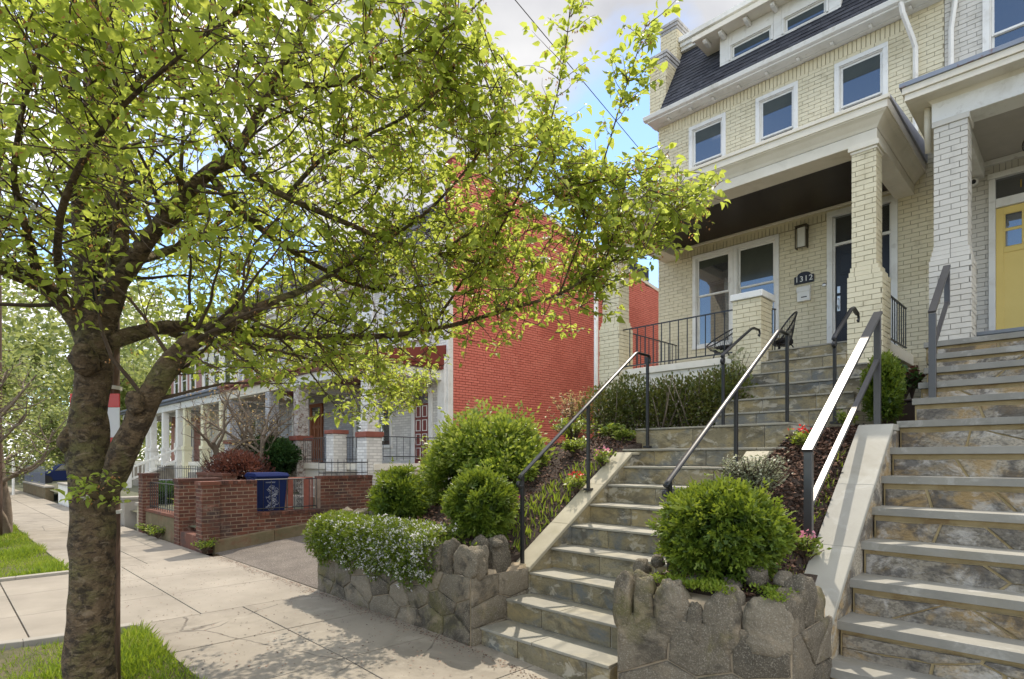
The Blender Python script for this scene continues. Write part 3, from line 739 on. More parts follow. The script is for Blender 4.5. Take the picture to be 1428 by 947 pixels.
def stairs_ours():
    A = thing('stone_steps', 'bluestone front steps with thin slab treads between the two castellated stone planters', 'steps', (-2.8, 3.06, -1.47))
    Y0, T, Z0, R = 3.063, .28, -1.3217, .178
    for k in range(9):
        x0, x1 = (-3.40, -2.18)
        rise = R if k else .30
        if k == 8: x0, x1 = -3.60, -1.90
        slab_step('step', A, x0, x1, Y0+T*k, Z0+R*k, rise, T+.02 if k < 8 else .42, .022, .012, [M_riser, M_joint, M_bluestone])
    # wide landing block and upper flight
    slab_step('landing', A, -3.66, -2.0, 5.65, .34, .25, .72, .022, .01, [M_riser, M_joint, M_bluestone], (.5,.9))
    for k in range(6):
        y = 6.34+.245*k; z = .51+.174*k
        x0, x1 = (-3.05, -1.70) if k < 4 else (-2.93, -1.97)
        if k == 3: x0 = -3.12
        slab_step('step', A, x0, x1, y, z, .174 if k else .2, .265, .02, .008, [M_riser, M_joint, M_bluestone], (.35,.75))
    # sloping side walls with coping slabs
    for (xa, xb) in ((-3.60, -3.388), (-2.192, -1.985)):
        mb = Mb()
        zl = lambda y: -1.3217+.178*(y-3.063)/.28+.055
        ys = 3.60; ye = 5.16
        mb.hexa([(xa+.01,ys+.01,-1.5),(xb-.01,ys+.01,-1.5),(xb-.01,ye,-1.5),(xa+.01,ye,-1.5),(xa+.01,ys+.01,zl(ys)-.04),(xb-.01,ys+.01,zl(ys)-.04),(xb-.01,ye,zl(ye)-.04),(xa+.01,ye,zl(ye)-.04)], m=1)
        cuts = [ys, 4.12, 4.66, ye]
        for a, b in zip(cuts[:-1], cuts[1:]):
            mb.hexa([(xa,a+.002,zl(a)-.04),(xb,a+.002,zl(a)-.04),(xb,b-.002,zl(b)-.04),(xa,b-.002,zl(b)-.04),(xa,a+.002,zl(a)),(xb,a+.002,zl(a)),(xb,b-.002,zl(b)),(xa,b-.002,zl(b))], m=0)
        mb.box(xa, xb, ye, 5.31, .04, zl(ye), m=0)
        mb.box(xa+.01, xb-.01, ye, 5.31, -1.2, .04, m=1)
        mk('side_wall', mb, [M_cheek, M_riser], A, bevel=.006)
stairs_ours()

# ================================================================= neighbour's flight
NX, NY, NT_, NZ, NR = -1.134, 3.81, .27, -1.245, .2225
def stairs_neighbour():
    B = thing('stone_steps', 'wide rubble stone steps with thick grey overhanging treads leading to the yellow door', 'steps', (.2, 3.5, -1.6))
    x0, x1 = NX, 1.75
    def step(name, x0, x1, y, z, rise, run, cs=.36):
        mb = Mb(); th = .055
        mb.box(x0, x1, y+.012, y+run, z-th-rise, z-th-.0005, m=1, r=.5)
        h = rise-th+.02
        stones(mb, lambda s, t, q: (s, y-q, z-th-h+t), x0+.005, x1, .0, h-rng.uniform(.02,.04), cs, .105, inset=.0095, bulge=.014, m=0, mm=1, rough=.005)
        x = x0-.015
        while x < x1-.01:
            e = min(x1, x+rng.uniform(1.0, 1.5))
            if x1-e < .4: e = x1
            mb.box(x+.002*(x > x0), e-.002, y-.03, y+run+.01, z-th, z+rng.uniform(-.0015,.0005), m=2); x = e
        return mk(name, mb, [M_rubble, M_yelmort, M_nosing], B, bevel=.005)
    for k in range(-2, 8):
        run = NT_+.04 if k < 7 else .75
        step('step', x0, x1, NY+NT_*k, NZ+NR*k, NR+(.12 if k == -2 else 0), run)
    for j in range(5):
        step('step', -1.13 if j < 4 else -1.22, x1, 6.25+.26*j, .537+.166*j, .166+(.05 if j == 0 else 0), .30 if j < 4 else .75, .5)
    # coping of the left side wall
    for (xa, xb) in ((-1.39, NX-.002), (1.752, 2.0)):
        mb = Mb()
        ys, ye = 3.93, 5.50
        za, zb_ = -1.00, .28
        zl = lambda y: za+(zb_-za)*(y-ys)/(ye-ys)
        cuts = [ys, 4.42, 4.92, ye]
        for a, b in zip(cuts[:-1], cuts[1:]):
            mb.hexa([(xa,a+.003,zl(a)-.05),(xb,a+.003,zl(a)-.05),(xb,b-.003,zl(b)-.05),(xa,b-.003,zl(b)-.05),(xa,a+.003,zl(a)),(xb,a+.003,zl(a)),(xb,b-.003,zl(b)),(xa,b-.003,zl(b))], m=0)
        mb.box(xa, xb, ye, 5.95, .23, .283, m=0)
        mb.hexa([(xa+.01,ys+.01,-1.7),(xb-.005,ys+.01,-1.7),(xb-.005,ye,-1.7),(xa+.01,ye,-1.7),(xa+.01,ys+.01,zl(ys)-.05),(xb-.005,ys+.01,zl(ys)-.05),(xb-.005,ye,zl(ye)-.05),(xa+.01,ye,zl(ye)-.05)], m=1)
        mb.box(xa+.01, xb-.005, ye, 5.94, -1.2, .23, m=1)
        mk('side_wall', mb, [M_newcheek, M_rubble], B, bevel=.006)
stairs_neighbour()

# ================================================================= castellated planters
def planter_left():
    T = thing('stone_planter', 'long mossy castellated stone planter wall with white flowers spilling over it', 'planter', (-4.6, 2.95, -1.45))
    mb = Mb()
    f0 = lambda s: 2.965+.012*math.sin(s*3)
    def gb(s): return gz(s)-.02
    stones(mb, lambda s, t, q: (s, f0(s)-q, gb(s)+t*(-.93-gb(s))), -5.94, -3.42, 0, 1, .30, .34, inset=.007, bulge=.018, rough=.014, jit=.24, off=.4)
    stones(mb, lambda s, t, q: (-3.42+q, s, gb(-3.42)+t*(-.93-gb(-3.42))), 2.965, 3.62, 0, 1, .3, .30, inset=.007, bulge=.018, rough=.012)
    stones(mb, lambda s, t, q: (-5.94-q, 6.0-s, gb(-5.94)+t*(-.86-gb(-5.94))), 0, 3.03, 0, 1, .32, .4, inset=.012, bulge=.02, rough=.014)
    mb.box(-5.93, -3.43, 2.995, 3.16, -1.5, -.80, m=1)
    mb.box(-5.93, -5.75, 2.98, 6.0, -1.5, -.66, m=1); mb.box(-3.6, -3.43, 2.98, 3.6, -1.5, -.9, m=1)
    mk('wall', mb, [M_granite, M_wallmort], T, smooth=True)
    def cap(x, y, w, h, dpt=.075, rot=0, tilt=0, z0=-.95):
        m2 = Mb(); m2.rock((x, y, z0+h/2), (w/2, dpt, h/2+.03), pw=.5, pv=.78, rough=.17, nu=34, nv=22, rot=rot)
        mk('cap_stone', m2, M_granite, T, smooth=True)
    # front row: u spans measured on the coping
    spans = [(449,470,.30),(472,492,.26),(494,516,.31),(518,540,.27),(541,560,.25),(562,582,.28),(583,600,.26),(601,613,.25),(615,630,.24),(631,664,.225)]
    for (u0, u1, h) in spans:
        a = P(u0, 700, Y=2.97)[0]; b = P(u1, 700, Y=2.97)[0]
        cap((a+b)/2, 3.03, (b-a)*1.02, h+rng.uniform(-.02,.01)-(.04 if u0 > 480 and u0 < 610 else 0), z0=-.94)
    cap(-3.49, 3.10, .17, .22, dpt=.075, rot=1.3); cap(-3.49, 3.33, .24, .285, dpt=.075, rot=1.57, z0=-.95)
    y = 3.15
    while y < 6:
        w = rng.uniform(.16, .26); cap(-5.87, y+w/2, w, rng.uniform(.26, .36), rot=1.57, z0=-.88); y += w+.01
planter_left()
def planter_right():
    T = thing('stone_planter', 'chest-high granite planter with upright cap stones between the two flights of steps', 'planter', (-1.6, 3.1, -1.6))
    ax, ay, bx, by = -2.075, 3.0, -1.12, 3.21
    L = math.hypot(bx-ax, by-ay); ux, uy = (bx-ax)/L, (by-ay)/L; nx, ny = uy, -ux
    mb = Mb(); zt = -.94
    front = lambda s, t, q: (ax+ux*s+nx*q, ay+uy*s+ny*q, -1.72+t*(zt+1.72))
    stones(mb, front, 0, L, 0, 1, .30, .30, inset=.007, bulge=.018, rough=.014, jit=.22, off=.4)
    side = lambda s, t, q: (bx+q, by+s, -1.72+t*(zt+1.72)); stones(mb, side, 0, .62, 0, 1, .28, .28, inset=.007, bulge=.018, rough=.012)
    sl = lambda s, t, q: (ax-q, ay+.7-s, -1.72+t*(zt+1.72)); stones(mb, sl, 0, .7, 0, 1, .28, .34, inset=.008, bulge=.02)
    mb.prism([(ax+.02,ay+.03,-1.7),(bx-.02,by+.03,-1.7),(bx-.02,by+.6,-1.7),(ax+.02,by+.6,-1.7)], (0,0,.88), m=1)
    mk('wall', mb, [M_granite, M_wallmort], T, smooth=True)
    def cap(x, y, w, h, dpt=.08, rot=0, z0=-.96, pw=.5):
        m2 = Mb(); m2.rock((x, y, z0+h/2-.035), (w/2*1.04, dpt, h/2+.03), pw=pw, pv=.75, rough=.15, nu=38, nv=26, rot=rot)
        mk('cap_stone', m2, M_granite, T, smooth=True)
    rot = math.atan2(uy, ux)
    for (u0, u1, h) in ((857,882,.265),(883,911,.24),(911,958,.222),(956,980,.13),(981,1035,.218),(1038,1107,.20)):
        def at(u):
            r = (u-CU)/FPX; qx, qy = VX+RX*r, VY+RY*r
            # ray with the front line
            t = (ax*uy-ay*ux)/(qx*uy-qy*ux); return (qx*t-ax)*ux+(qy*t-ay)*uy
        s0, s1 = at(u0), at(u1); s = (s0+s1)/2
        cap(ax+ux*s-nx*.055, ay+uy*s-ny*.055, (s1-s0)*1.03, h+.075, rot=rot, z0=-1.03)
    cap(bx-.07, by+.10, .2, .25, dpt=.07, rot=1.5); cap(bx-.07, by+.30, .22, .31, dpt=.075, rot=1.57); cap(bx-.07, by+.50, .16, .2, dpt=.07, rot=1.57)
    cap(ax+.06, ay+.20, .19, .25, dpt=.06, rot=1.57); cap(ax+.06, ay+.41, .2, .20, dpt=.06, rot=1.57)
planter_right()
def boulder(u, v, Y, r, label):
    p = P(u, v, Y=Y)
    mb = Mb(); mb.rock((p[0], p[1], p[2]), (r, r*.8, r*.75), pw=.85, rough=.25, nu=16, nv=12, rot=rng.random()*3)
    mk('boulder', mb, M_granite, smooth=True, label=label, cat='rock', group='rocks lying on the planter soil')
boulder(895, 789, 3.42, .07, 'small rock at the left end of the right planter, nearest the iron post')
boulder(917, 782, 3.5, .055, 'smallest pale rock beside the iron post in the right planter')
boulder(968, 812, 3.30, .055, 'rock half sunk in the bright green stonecrop')
boulder(1020, 815, 3.36, .062, 'rounded grey rock in front of the round bush, between two others')
boulder(1054, 804, 3.42, .08, 'biggest grey rock under the right side of the round bush')
boulder(1092, 808, 3.46, .06, 'pointed rock beside the tall corner stone of the right planter')
boulder(671, 757, 3.22, .075, 'grey rock behind the wall cap under the upright arborvitae bush')
boulder(694, 758, 3.25, .05, 'little rock next to the last tall cap stone of the left planter')
boulder(497, 719, 3.3, .07, 'rock above the spilling flowers at the far end of the left planter')
boulder(522, 717, 3.35, .055, 'dark pointed rock in front of the small round bush')
M_creamuv = pm('cream_brick_side', (.48,.43,.29), (.54,.49,.33), rough=.6, ns=2.5, bs=60, bump=.5, bd=.004, uvbrick=(.203,.068,.009,(.38,.34,.23)))
M_greyuv = pm('grey_brick_side', (.46,.44,.39), (.52,.50,.45), rough=.6, ns=2.5, bs=60, bump=.5, bd=.004, uvbrick=(.203,.068,.009,(.36,.34,.3)))
FY = 9.3                                     # plane of both facades
def sash_window(root, x0, x1, z0, z1, y, trim=.06, meet=None, mull=False, mat=None, name='window', sill=False, nrm=-1, shade=0):
    """trim, two sashes with a meeting rail and glass; x/z are the outer edges of the trim"""
    mat = mat or M_white; mb = Mb(); t = trim
    mb.box(x0, x1, y-.035, y+.02, z1-t, z1); mb.box(x0, x0+t, y-.035, y+.02, z0, z1-t-.001); mb.box(x1-t, x1, y-.035, y+.02, z0, z1-t-.001)
    mb.box(x0, x1, y-.05 if sill else y-.035, y+.02, z0-.001-(.03 if sill else 0), z0+t*.6)
    i = .012                                  # inner stop
    X0, X1, Z0, Z1 = x0+t, x1-t, z0+t*.6, z1-t
    for a, b in (((X0, X0+i)), ((X1-i, X1))): mb.box(a, b, y-.015, y+.045, Z0, Z1)
    mb.box(X0+i+.001, X1-i-.001, y-.015, y+.045, Z1-i, Z1)
    f = .028; meet = meet if meet else (Z0+Z1)/2
    def sash(a, b, c, d, yy):
        mb.box(a, a+f, yy, yy+.02, c, d); mb.box(b-f, b, yy, yy+.02, c, d); mb.box(a+f+.0005, b-f-.0005, yy, yy+.02, c, c+f); mb.box(a+f+.0005, b-f-.0005, yy, yy+.02, d-f, d)
    sash(X0+i+.001, X1-i-.001, meet-.012, Z1-i-.001, y+.008); sash(X0+i+.001, X1-i-.001, Z0, meet+.012, y+.031)
    w = mk(name, mb, mat, root, bevel=.003)
    g = Mb(); g.box(X0+i+.01, X1-i-.01, y+.016, y+.0185, meet-.01, Z1-i-.01, skip='klrtb'); g.box(X0+i+.01, X1-i-.01, y+.039, y+.0415, Z0+.01, meet-.013, skip='klrtb')
    mk('pane', g, M_glass, w)
    if shade:
        g = Mb(); zt = Z1-i-f-.002; g.box(X0+i+f+.002, X1-i-f-.002, y+.0125, y+.0150, zt-(zt-meet)*shade, zt, skip='klrtb'); mk('shaded_pane', g, darkglass(), w)
    return w

def shingles(mb, x0, x1, ya, za, yb, zb, row=.095, tab=.13, m=0):
    L = math.hypot(yb-ya, zb-za); n = round(L/row); uy, uz = (yb-ya)/L, (zb-za)/L; ny, nz = -uz, uy
    for k in range(n):
        a, b = L*k/n, L*(k+1)/n+.012
        x = x0-rng.random()*tab
        while x < x1:
            w = tab*rng.choice((.7,1,1,1.35)); c0, c1 = max(x0, x+.002), min(x1, x+w-.002)
            if c1-c0 > .01:
                h = rng.uniform(.011,.018); dd = rng.uniform(-.004,.004)
                q = lambda s, hh: (ya+uy*s+ny*hh, za+uz*s+nz*hh)
                p = [q(a+dd, 0), q(b, 0), q(b, .004), q(a+dd, h)]
                mb.hexa([(c0,*p[0]),(c1,*p[0]),(c1,*p[1]),(c0,*p[1]),(c0,*p[3]),(c1,*p[3]),(c1,*p[2]),(c0,*p[2])], m=m)
            x += w

def our_house():
    H = thing('row_house', 'cream painted brick row house with charcoal mansard, three upper windows and a dark-ceilinged porch', 'house', (-3.5, 9.3, .3))
    GW = (-4.87, -3.43, 1.90, 3.48); DR = (-2.75, -1.87, 1.36, 3.60)
    UW = [(-4.94,-4.28), (-3.79,-3.15), (-2.65,-1.98)]
    holes = [(GW[0]+.02, GW[1]-.02, GW[2]+.01, GW[3]-.02), (DR[0]+.02, DR[1]-.02, DR[2], DR[3]-.02), (-5.12, DR[0]+.02, 3.49, 3.625), (-5.30, -1.78, 5.775, 5.955)]
    holes += [(a+.02, b-.02, 4.47, 5.70) for a, b in UW]
    mb = Mb()
    bricks(mb, 'x', FY, -1, -5.54, -1.36, .25, 6.02, holes)
    bricks(mb, 'x', FY, -1, -5.12, DR[0]+.02, 3.49, 3.625, soldier=True, gap=.010, proud=.014)
    bricks(mb, 'x', FY, -1, -5.30, -1.78, 5.775, 5.955, soldier=True, gap=.010, proud=.014)
    bricks(mb, 'y', -5.54, -1, FY, FY+.9, .25, 6.0)
    mk('wall', mb, [M_cream, M_creammort], H)
    mb = Mb(); mb.box(-5.535, -1.37, FY+.07, 19, -.4, 6.0); mk('side_wall', mb, M_creamuv, H)
    # windows
    w = sash_window(H, GW[0], -4.155, GW[2], GW[3], FY, meet=2.775, sill=True, shade=.2); sash_window(H, -4.15, GW[1], GW[2], GW[3], FY, meet=2.775, sill=True, shade=.85)
    for a, b in UW: sash_window(H, a, b, 4.45, 5.72, FY, meet=5.075, trim=.062, sill=True, shade=.36)
    # front door set
    mb = Mb(); x0, x1, z0, z1 = DR
    mb.box(x0, x0+.075, FY-.035, FY+.03, z0, z1-.081); mb.box(x1-.075, x1, FY-.035, FY+.03, z0, z1-.081); mb.box(x0, x1, FY-.035, FY+.03, z1-.08, z1)
    mb.box(x0+.076, x1-.076, FY+.0, FY+.05, 3.09, 3.13); mb.box(x0+.076, x0+.10, FY, FY+.05, z0, 3.089); mb.box(x1-.10, x1-.076, FY, FY+.05, z0, 3.089)
    mb.box(x0+.076, x0+.10, FY, FY+.05, 3.131, 3.5); mb.box(x1-.10, x1-.076, FY, FY+.05, 3.131, 3.5)
    mk('door_frame', mb, M_white, H, bevel=.003)
    mb = Mb(); mb.box(x0+.10, x1-.10, FY+.03, FY+.034, 3.13, 3.52); mk('transom', mb, M_glass, H)
    mb = Mb(); dx0, dx1 = x0+.102, x1-.102
    mb.box(dx0, dx1, FY+.03, FY+.06, z0, 3.088)
    for (a, b, c, d) in ((.05,.27,.12,.55),(.31,.53,.12,.55),(.05,.27,.65,1.2),(.31,.53,.65,1.2),(.05,.27,1.3,1.62),(.31,.53,1.3,1.62)):
        mb.box(dx0+a, dx0+b, FY+.022, FY+.03, z0+c, z0+d); mb.box(dx0+a+.03, dx0+b-.03, FY+.016, FY+.022, z0+c+.03, z0+d-.03)
    d = mk('door', mb, M_blackpaint, H, bevel=.003)
    mb = Mb(); hx = dx0+.045
    mb.box(hx-.02, hx+.02, FY+.008, FY+.022, 2.40, 2.50); mb.box(hx-.02, hx+.02, FY+.008, FY+.022, 2.14, 2.36); mb.tube([(hx,FY+.008,2.32),(hx,FY-.04,2.30),(hx,FY-.045,2.22),(hx,FY+.008,2.17)], .008)
    mk('handle', mb, M_nickel, d, bevel=.002)
    # porch floor, parapet wall, foundation
    mb = Mb(); mb.box(-5.40, -1.97, 7.58, FY-.01, 1.26, 1.36); mb.box(-5.40, -3.32, 7.42, 7.58, 1.25, 1.345)
    mb.box(-1.97, -1.69, 7.72, FY-.012, 1.24, 1.385)
    mk('porch_floor', mb, M_offwhite, H, bevel=.006)
    mb = Mb(); mb.box(-5.30, -3.32, 7.45, 7.57, .1, 1.249); mb.box(-5.36, -5.24, 7.7, FY-.02, -.6, 1.249); mk('foundation', mb, M_offwhite, H)
    mb = Mb(); mb.box(-1.95, -1.80, 7.75, FY-.02, .2, 1.0); mk('foundation', mb, M_soil, H)
    # pillars (courses of real bricks)
    def pillar(bx0, bx1, by0, by1, sx0, sx1, sy0, sy1, zb, zs, zt, downpipe=False):
        mb = Mb()
        brick_pier(mb, bx0, bx1, by0, by1, zb, zs)
        n = 2
        for j in range(n):
            f = (j+1)/(n+1); g = lambda a, b: a+(b-a)*f
            brick_pier(mb, g(bx0,sx0), g(bx1,sx1), g(by0,sy0), g(by1,sy1), zs+j*.055, zs+(j+1)*.055)
        brick_pier(mb, sx0, sx1, sy0, sy1, zs+.11, zt)
        p = mk('pillar', mb, [M_cream, M_creammort], H)
        mb = Mb(); mb.box(sx0-.04, sx1+.04, sy0-.04, sy1+.04, zt, zt+.055); mb.box(sx0-.02, sx1+.02, sy0-.02, sy1+.02, zt-.03, zt-.0005)
        mk('capital', mb, M_offwhite, p, bevel=.006)
    pillar(-1.96, -1.632, 7.36, 7.72, -1.925, -1.70, 7.40, 7.64, .25, 2.05, 3.47)
    pillar(-5.42, -5.07, 7.36, 7.72, -5.385, -5.10, 7.40, 7.66, -.75, 2.0, 3.47)
    mb = Mb(); brick_pier(mb, -3.31, -2.96, 7.40, 7.76, .25, 2.045); pd = mk('pedestal', mb, [M_cream, M_creammort], H)
    mb = Mb(); mb.box(-3.345, -2.925, 7.365, 7.795, 2.046, 2.13); mk('cap', mb, M_white, pd, bevel=.008)
    # beams, ceiling, cornice, roof of the porch
    mb = Mb()
    mb.box(-5.42, -1.68, 7.38, 7.70, 3.526, 3.655)
    mb.box(-5.42, -5.12, 7.701, FY-.005, 3.50, 3.655); mb.box(-1.90, -1.68, 7.701, FY-.005, 3.526, 3.655)
    mb.box(-5.119, -1.901, FY-.06, FY-.012, 3.63, 3.665)
    mb.box(-5.119, -1.901, 7.701, 7.73, 3.62, 3.665)
    mk('beam', mb, M_offwhite, H, bevel=.006)
    mb = Mb(); mb.box(-5.11, -1.91, 7.70, FY-.01, 3.667, 3.69)
    mk('ceiling', mb, M_darkwood, H)
    mb = Mb()
    L, F, Rr, Bk = -5.42, 7.38, -1.68, FY-.004; o = .125
    ring = lambda e, z: [(L-e, F-e, z), (Rr+e, F-e, z), (Rr+e, Bk, z), (L-e, Bk, z)]
    prof = [(0, 3.657), (.02, 3.69), (.075, 3.75), (.11, 3.775), (.11, 3.785)]
    for (e0, z0_), (e1, z1_) in zip(prof[:-1], prof[1:]):
        a, b = ring(e0, z0_), ring(e1, z1_)
        for j in (0, 1, 3):
            k = (j+1) % 4; mb.quad([a[j], a[k], b[k], b[j]], r=.5)
    zr = 3.90
    mb.box(L-o, Rr+o, F-o, Bk, 3.785, zr, r=.5)
    mb.box(L-o-.02, Rr+o+.02, F-o-.02, F-o+.03, zr-.03, zr+.012, r=.7)
    mk('cornice', mb, M_offwhite, H, bevel=.004)
    mb = Mb(); e = o+.018
    mb.hexa([(L-e,F-e+.05,zr+.005),(Rr+e,F-e+.05,zr+.005),(Rr+e,Bk,zr+.005),(L-e,Bk,zr+.005),(L-e,F-e+.05,zr+.02),(Rr+e,F-e+.05,zr+.02),(Rr+e,Bk,4.14),(L-e,Bk,4.14)])
    mk('porch_roof', mb, pm('weathered_sheet_roof', (.30,.31,.34), (.42,.42,.46), rough=.6, ns=3, bs=20, bump=.3), H)
    # balcony-like side balustrades are separate things; mansard
    mb = Mb()
    ya, za, yb, zb = 9.04, 6.06, 9.86, 7.50
    mb.prism([(-5.385,ya+.02,za-.02),(-5.385,yb+.02,zb-.02),(-5.385,14,zb-.02),(-5.385,14,za-.02)], (4.0,0,0), r=.2)
    shingles(mb, -5.38, -1.38, ya, za, yb, zb)
    mk('roof', mb, M_shingle, H)
    mb = Mb()                                       # eaves gutter, soffit and fascia
    mb.box(-5.62, -1.37, 9.02, FY+.02, 5.965, 5.99); mb.box(-5.62, -1.37, 9.20, FY+.02, 5.957, 5.964)
    mb.prism([(-5.66,8.97,6.0),(-5.66,8.95,6.06),(-5.66,8.975,6.075),(-5.66,9.06,6.075),(-5.66,9.06,5.991),(-5.66,9.0,5.991)], (4.29,0,0))
    mk('gutter', mb, M_white, H, bevel=.004)
    for x in (-5.27, -4.86, -4.45, -4.02, -3.58, -3.12, -2.66, -2.18, -1.72):
        mb = Mb(); mb.prism([(x,9.10,5.963),(x,9.09,5.945),(x,9.12,5.925),(x,9.20,5.935),(x,9.20,5.963)], (.04,0,0)); mk('rafter_tail', mb, M_white, H, bevel=.006)
    mb = Mb()                                       # top cornice
    mb.box(-5.37, -1.36, 9.78, 14, 7.50, 7.56); mb.box(-5.37, -1.36, 9.74, 14, 7.561, 7.63); mb.box(-5.37, -1.36, 9.69, 14, 7.631, 7.72)
    mk('top_cornice', mb, M_white, H, bevel=.006)
    # dormer
    D0, D1, DY = -4.39, -2.57, 9.29
    mb = Mb()
    mb.box(D0, D1, DY, 9.9, 6.44, 6.56); mb.box(D0, D0+.15, DY, 9.9, 6.561, 7.0); mb.box(-3.52, -3.40, DY, 9.9, 6.561, 7.0); mb.box(D1-.16, D1, DY, 9.9, 6.561, 7.0); mb.box(D0+.151, -3.521, DY, 9.9, 6.80, 7.0); mb.box(-3.399, D1-.161, DY, 9.9, 6.80, 7.0)
    mb.box(D0-.01, D1+.01, DY-.03, DY-.001, 6.40, 6.46)
    dm = mk('dormer', mb, M_white, H, bevel=.005)
    for a, b in ((D0+.152, -3.522), (-3.398, D1-.162)): sash_window(dm, a, b, 6.535, 6.82, DY+.03, trim=.035, meet=6.56, name='dormer_window', shade=.55)
    mb = Mb(); mb.box(-4.74, -2.3, 9.06, 9.8, 7.0, 7.03); mb.box(-4.76, -2.28, 9.03, 9.08, 6.985, 7.06); mb.hexa([(-4.74,9.08,7.031),(-2.3,9.08,7.031),(-2.3,9.9,7.031),(-4.74,9.9,7.031),(-4.74,9.08,7.06),(-2.3,9.08,7.06),(-2.3,9.9,7.40),(-4.74,9.9,7.40)])
    mk('dormer_roof', mb, M_offwhite, dm, bevel=.004)
    for x in (-4.60, -4.33, -3.92, -3.50, -3.08, -2.66):
        mb = Mb(); mb.prism([(x,9.10,6.995),(x,9.09,6.95),(x,9.13,6.925),(x,9.285,6.925),(x,9.285,6.995)], (.06,0,0)); mk('rafter_tail', mb, M_white, dm, bevel=.008)
    # stepped party-wall piers
    mb = Mb()
    bricks(mb, 'x', 9.28, -1, -5.71, -5.385, 6.075, 7.12); bricks(mb, 'y', -5.385, 1, 9.28, 9.76, 6.075, 7.12); bricks(mb, 'y', -5.71, -1, 9.28, 9.76, 6.075, 7.12)
    bricks(mb, 'x', 9.66, -1, -5.71, -5.385, 7.25, 7.88); bricks(mb, 'y', -5.385, 1, 9.66, 10.16, 7.12, 7.88); bricks(mb, 'y', -5.71, -1, 9.66, 10.16, 7.12, 7.88)
    mb.box(-5.70, -5.39, 9.80, 14, 5.9, 7.12, m=1)
    pr = mk('parapet', mb, [M_cream, M_creammort], H)
    for (y0, y1, z) in ((9.28, 9.76, 7.12), (9.66, 10.16, 7.88)):
        mb = Mb()
        for i, (e, a, b) in enumerate(((.012,0,.055),(.03,.0555,.11),(.045,.1105,.16))): mb.box(-5.71-e, -5.385+e, y0-e, y1+e, z+a, z+b)
        mk('coping', mb, pm('grey_coping_brick', (.40,.39,.38), (.52,.51,.49), rough=.8, ns=5, bs=50, bump=.5, uvbrick=(.203,.3,.01,(.3,.3,.3))), pr, bevel=.004)
    # downpipe from the gutter
    mb = Mb(); mb.tube([(-1.78,9.0,5.99),(-1.76,9.02,5.85),(-1.68,9.2,5.55),(-1.66,9.24,5.45),(-1.66,9.24,4.15)], .033, n=4, r=.5)
    mk('downpipe', mb, M_white, H, bevel=.004)
    mb = Mb(); mb.tube([(-5.47,7.33,3.5),(-5.47,7.33,-.6)], .035, n=10, r=.5, flat=(1.2,.8)); mb.box(-5.43,-5.51,7.35,7.39,2.6,2.64); mk('downpipe', mb, M_white, H, smooth=True)
our_house()

# ---- fittings on the front wall
def sconce():
    T = thing('wall_lantern', 'rectangular bronze wall lantern with frosted glass beside the front window', 'wall lamp', (-3.08, FY-.03, 3.15))
    mb = Mb(); x0, x1, z0, z1 = -3.165, -3.0, 3.15, 3.48; y0, y1 = FY-.12, FY-.03
    mb.box(x0+.02, x1-.02, y1, FY-.008, z0+.04, z1-.04)
    for a in (x0, x1-.014):
        for b in (y0, y1-.014): mb.box(a, a+.014, b, b+.014, z0, z1)
    for z in (z0, z1-.014): mb.box(x0+.0145, x1-.0145, y0, y0+.012, z, z+.014); mb.box(x0, x0+.014, y0+.0145, y1-.0145, z, z+.014); mb.box(x1-.014, x1, y0+.0145, y1-.0145, z, z+.014)
    mb.box(x0-.004, x1+.004, y0-.004, y1+.002, z1+.0005, z1+.012)
    mk('cage', mb, M_bronze, T, bevel=.002)
    mb = Mb(); mb.box(x0+.03, x1-.03, y0+.02, y1-.02, z0+.02, z1-.02); mk('lamp_glass', mb, M_frost, T, bevel=.004)
sconce()
def plaque():
    T = thing('house_number_plaque', 'black arched plaque with the white number 1312 on the cream wall', 'number sign', (-3.065, FY-.01, 2.63))
    loop = [(-3.205,FY-.01,2.635),(-2.925,FY-.01,2.635),(-2.925,FY-.01,2.75)]
    for i in range(9):
        a = math.pi*i/8; loop.append((-3.065+.095*math.cos(a), FY-.01, 2.755+.055*math.sin(a)))
    loop.append((-3.205,FY-.01,2.75))
    mb = Mb(); mb.prism(loop, (0,-.02,0)); mk('board', mb, M_blackpaint, T, bevel=.004)
    text_part('digits', '1312', .115, (-3.065, FY-.034, 2.70), (RA(90),0,0), M_white, T, ext=.003, spacing=1.15)
plaque()
def mailbox():
    T = thing('mailbox', 'flat white wall mailbox below the number plaque', 'mailbox', (-3.06, FY-.01, 2.36))
    mb = Mb(); mb.box(-3.15, -2.97, FY-.075, FY-.008, 2.36, 2.57); mk('box', mb, M_white, T, bevel=.008)
    mb = Mb(); mb.hexa([(-3.156,FY-.085,2.50),(-2.964,FY-.085,2.50),(-2.964,FY-.008,2.50),(-3.156,FY-.008,2.50),(-3.156,FY-.08,2.575),(-2.964,FY-.08,2.575),(-2.964,FY-.008,2.60),(-3.156,FY-.008,2.60)]); mk('lid', mb, M_white, T, bevel=.004)
    mb = Mb(); mb.box(-3.09, -3.01, FY-.078, FY-.0755, 2.41, 2.425); mk('slot', mb, M_blackpaint, T)
mailbox()
mb = Mb(); mb.lathe((-2.79,FY-.01,2.52), [(.0,0)], n=3) if False else None
mb.rock((-2.79, FY-.012, 2.555), (.032,.014,.032), pw=1, rough=0, nu=18, nv=8); mk('doorbell', mb, M_nickel, smooth=True, label='small round metal doorbell between mailbox and door frame', cat='doorbell')

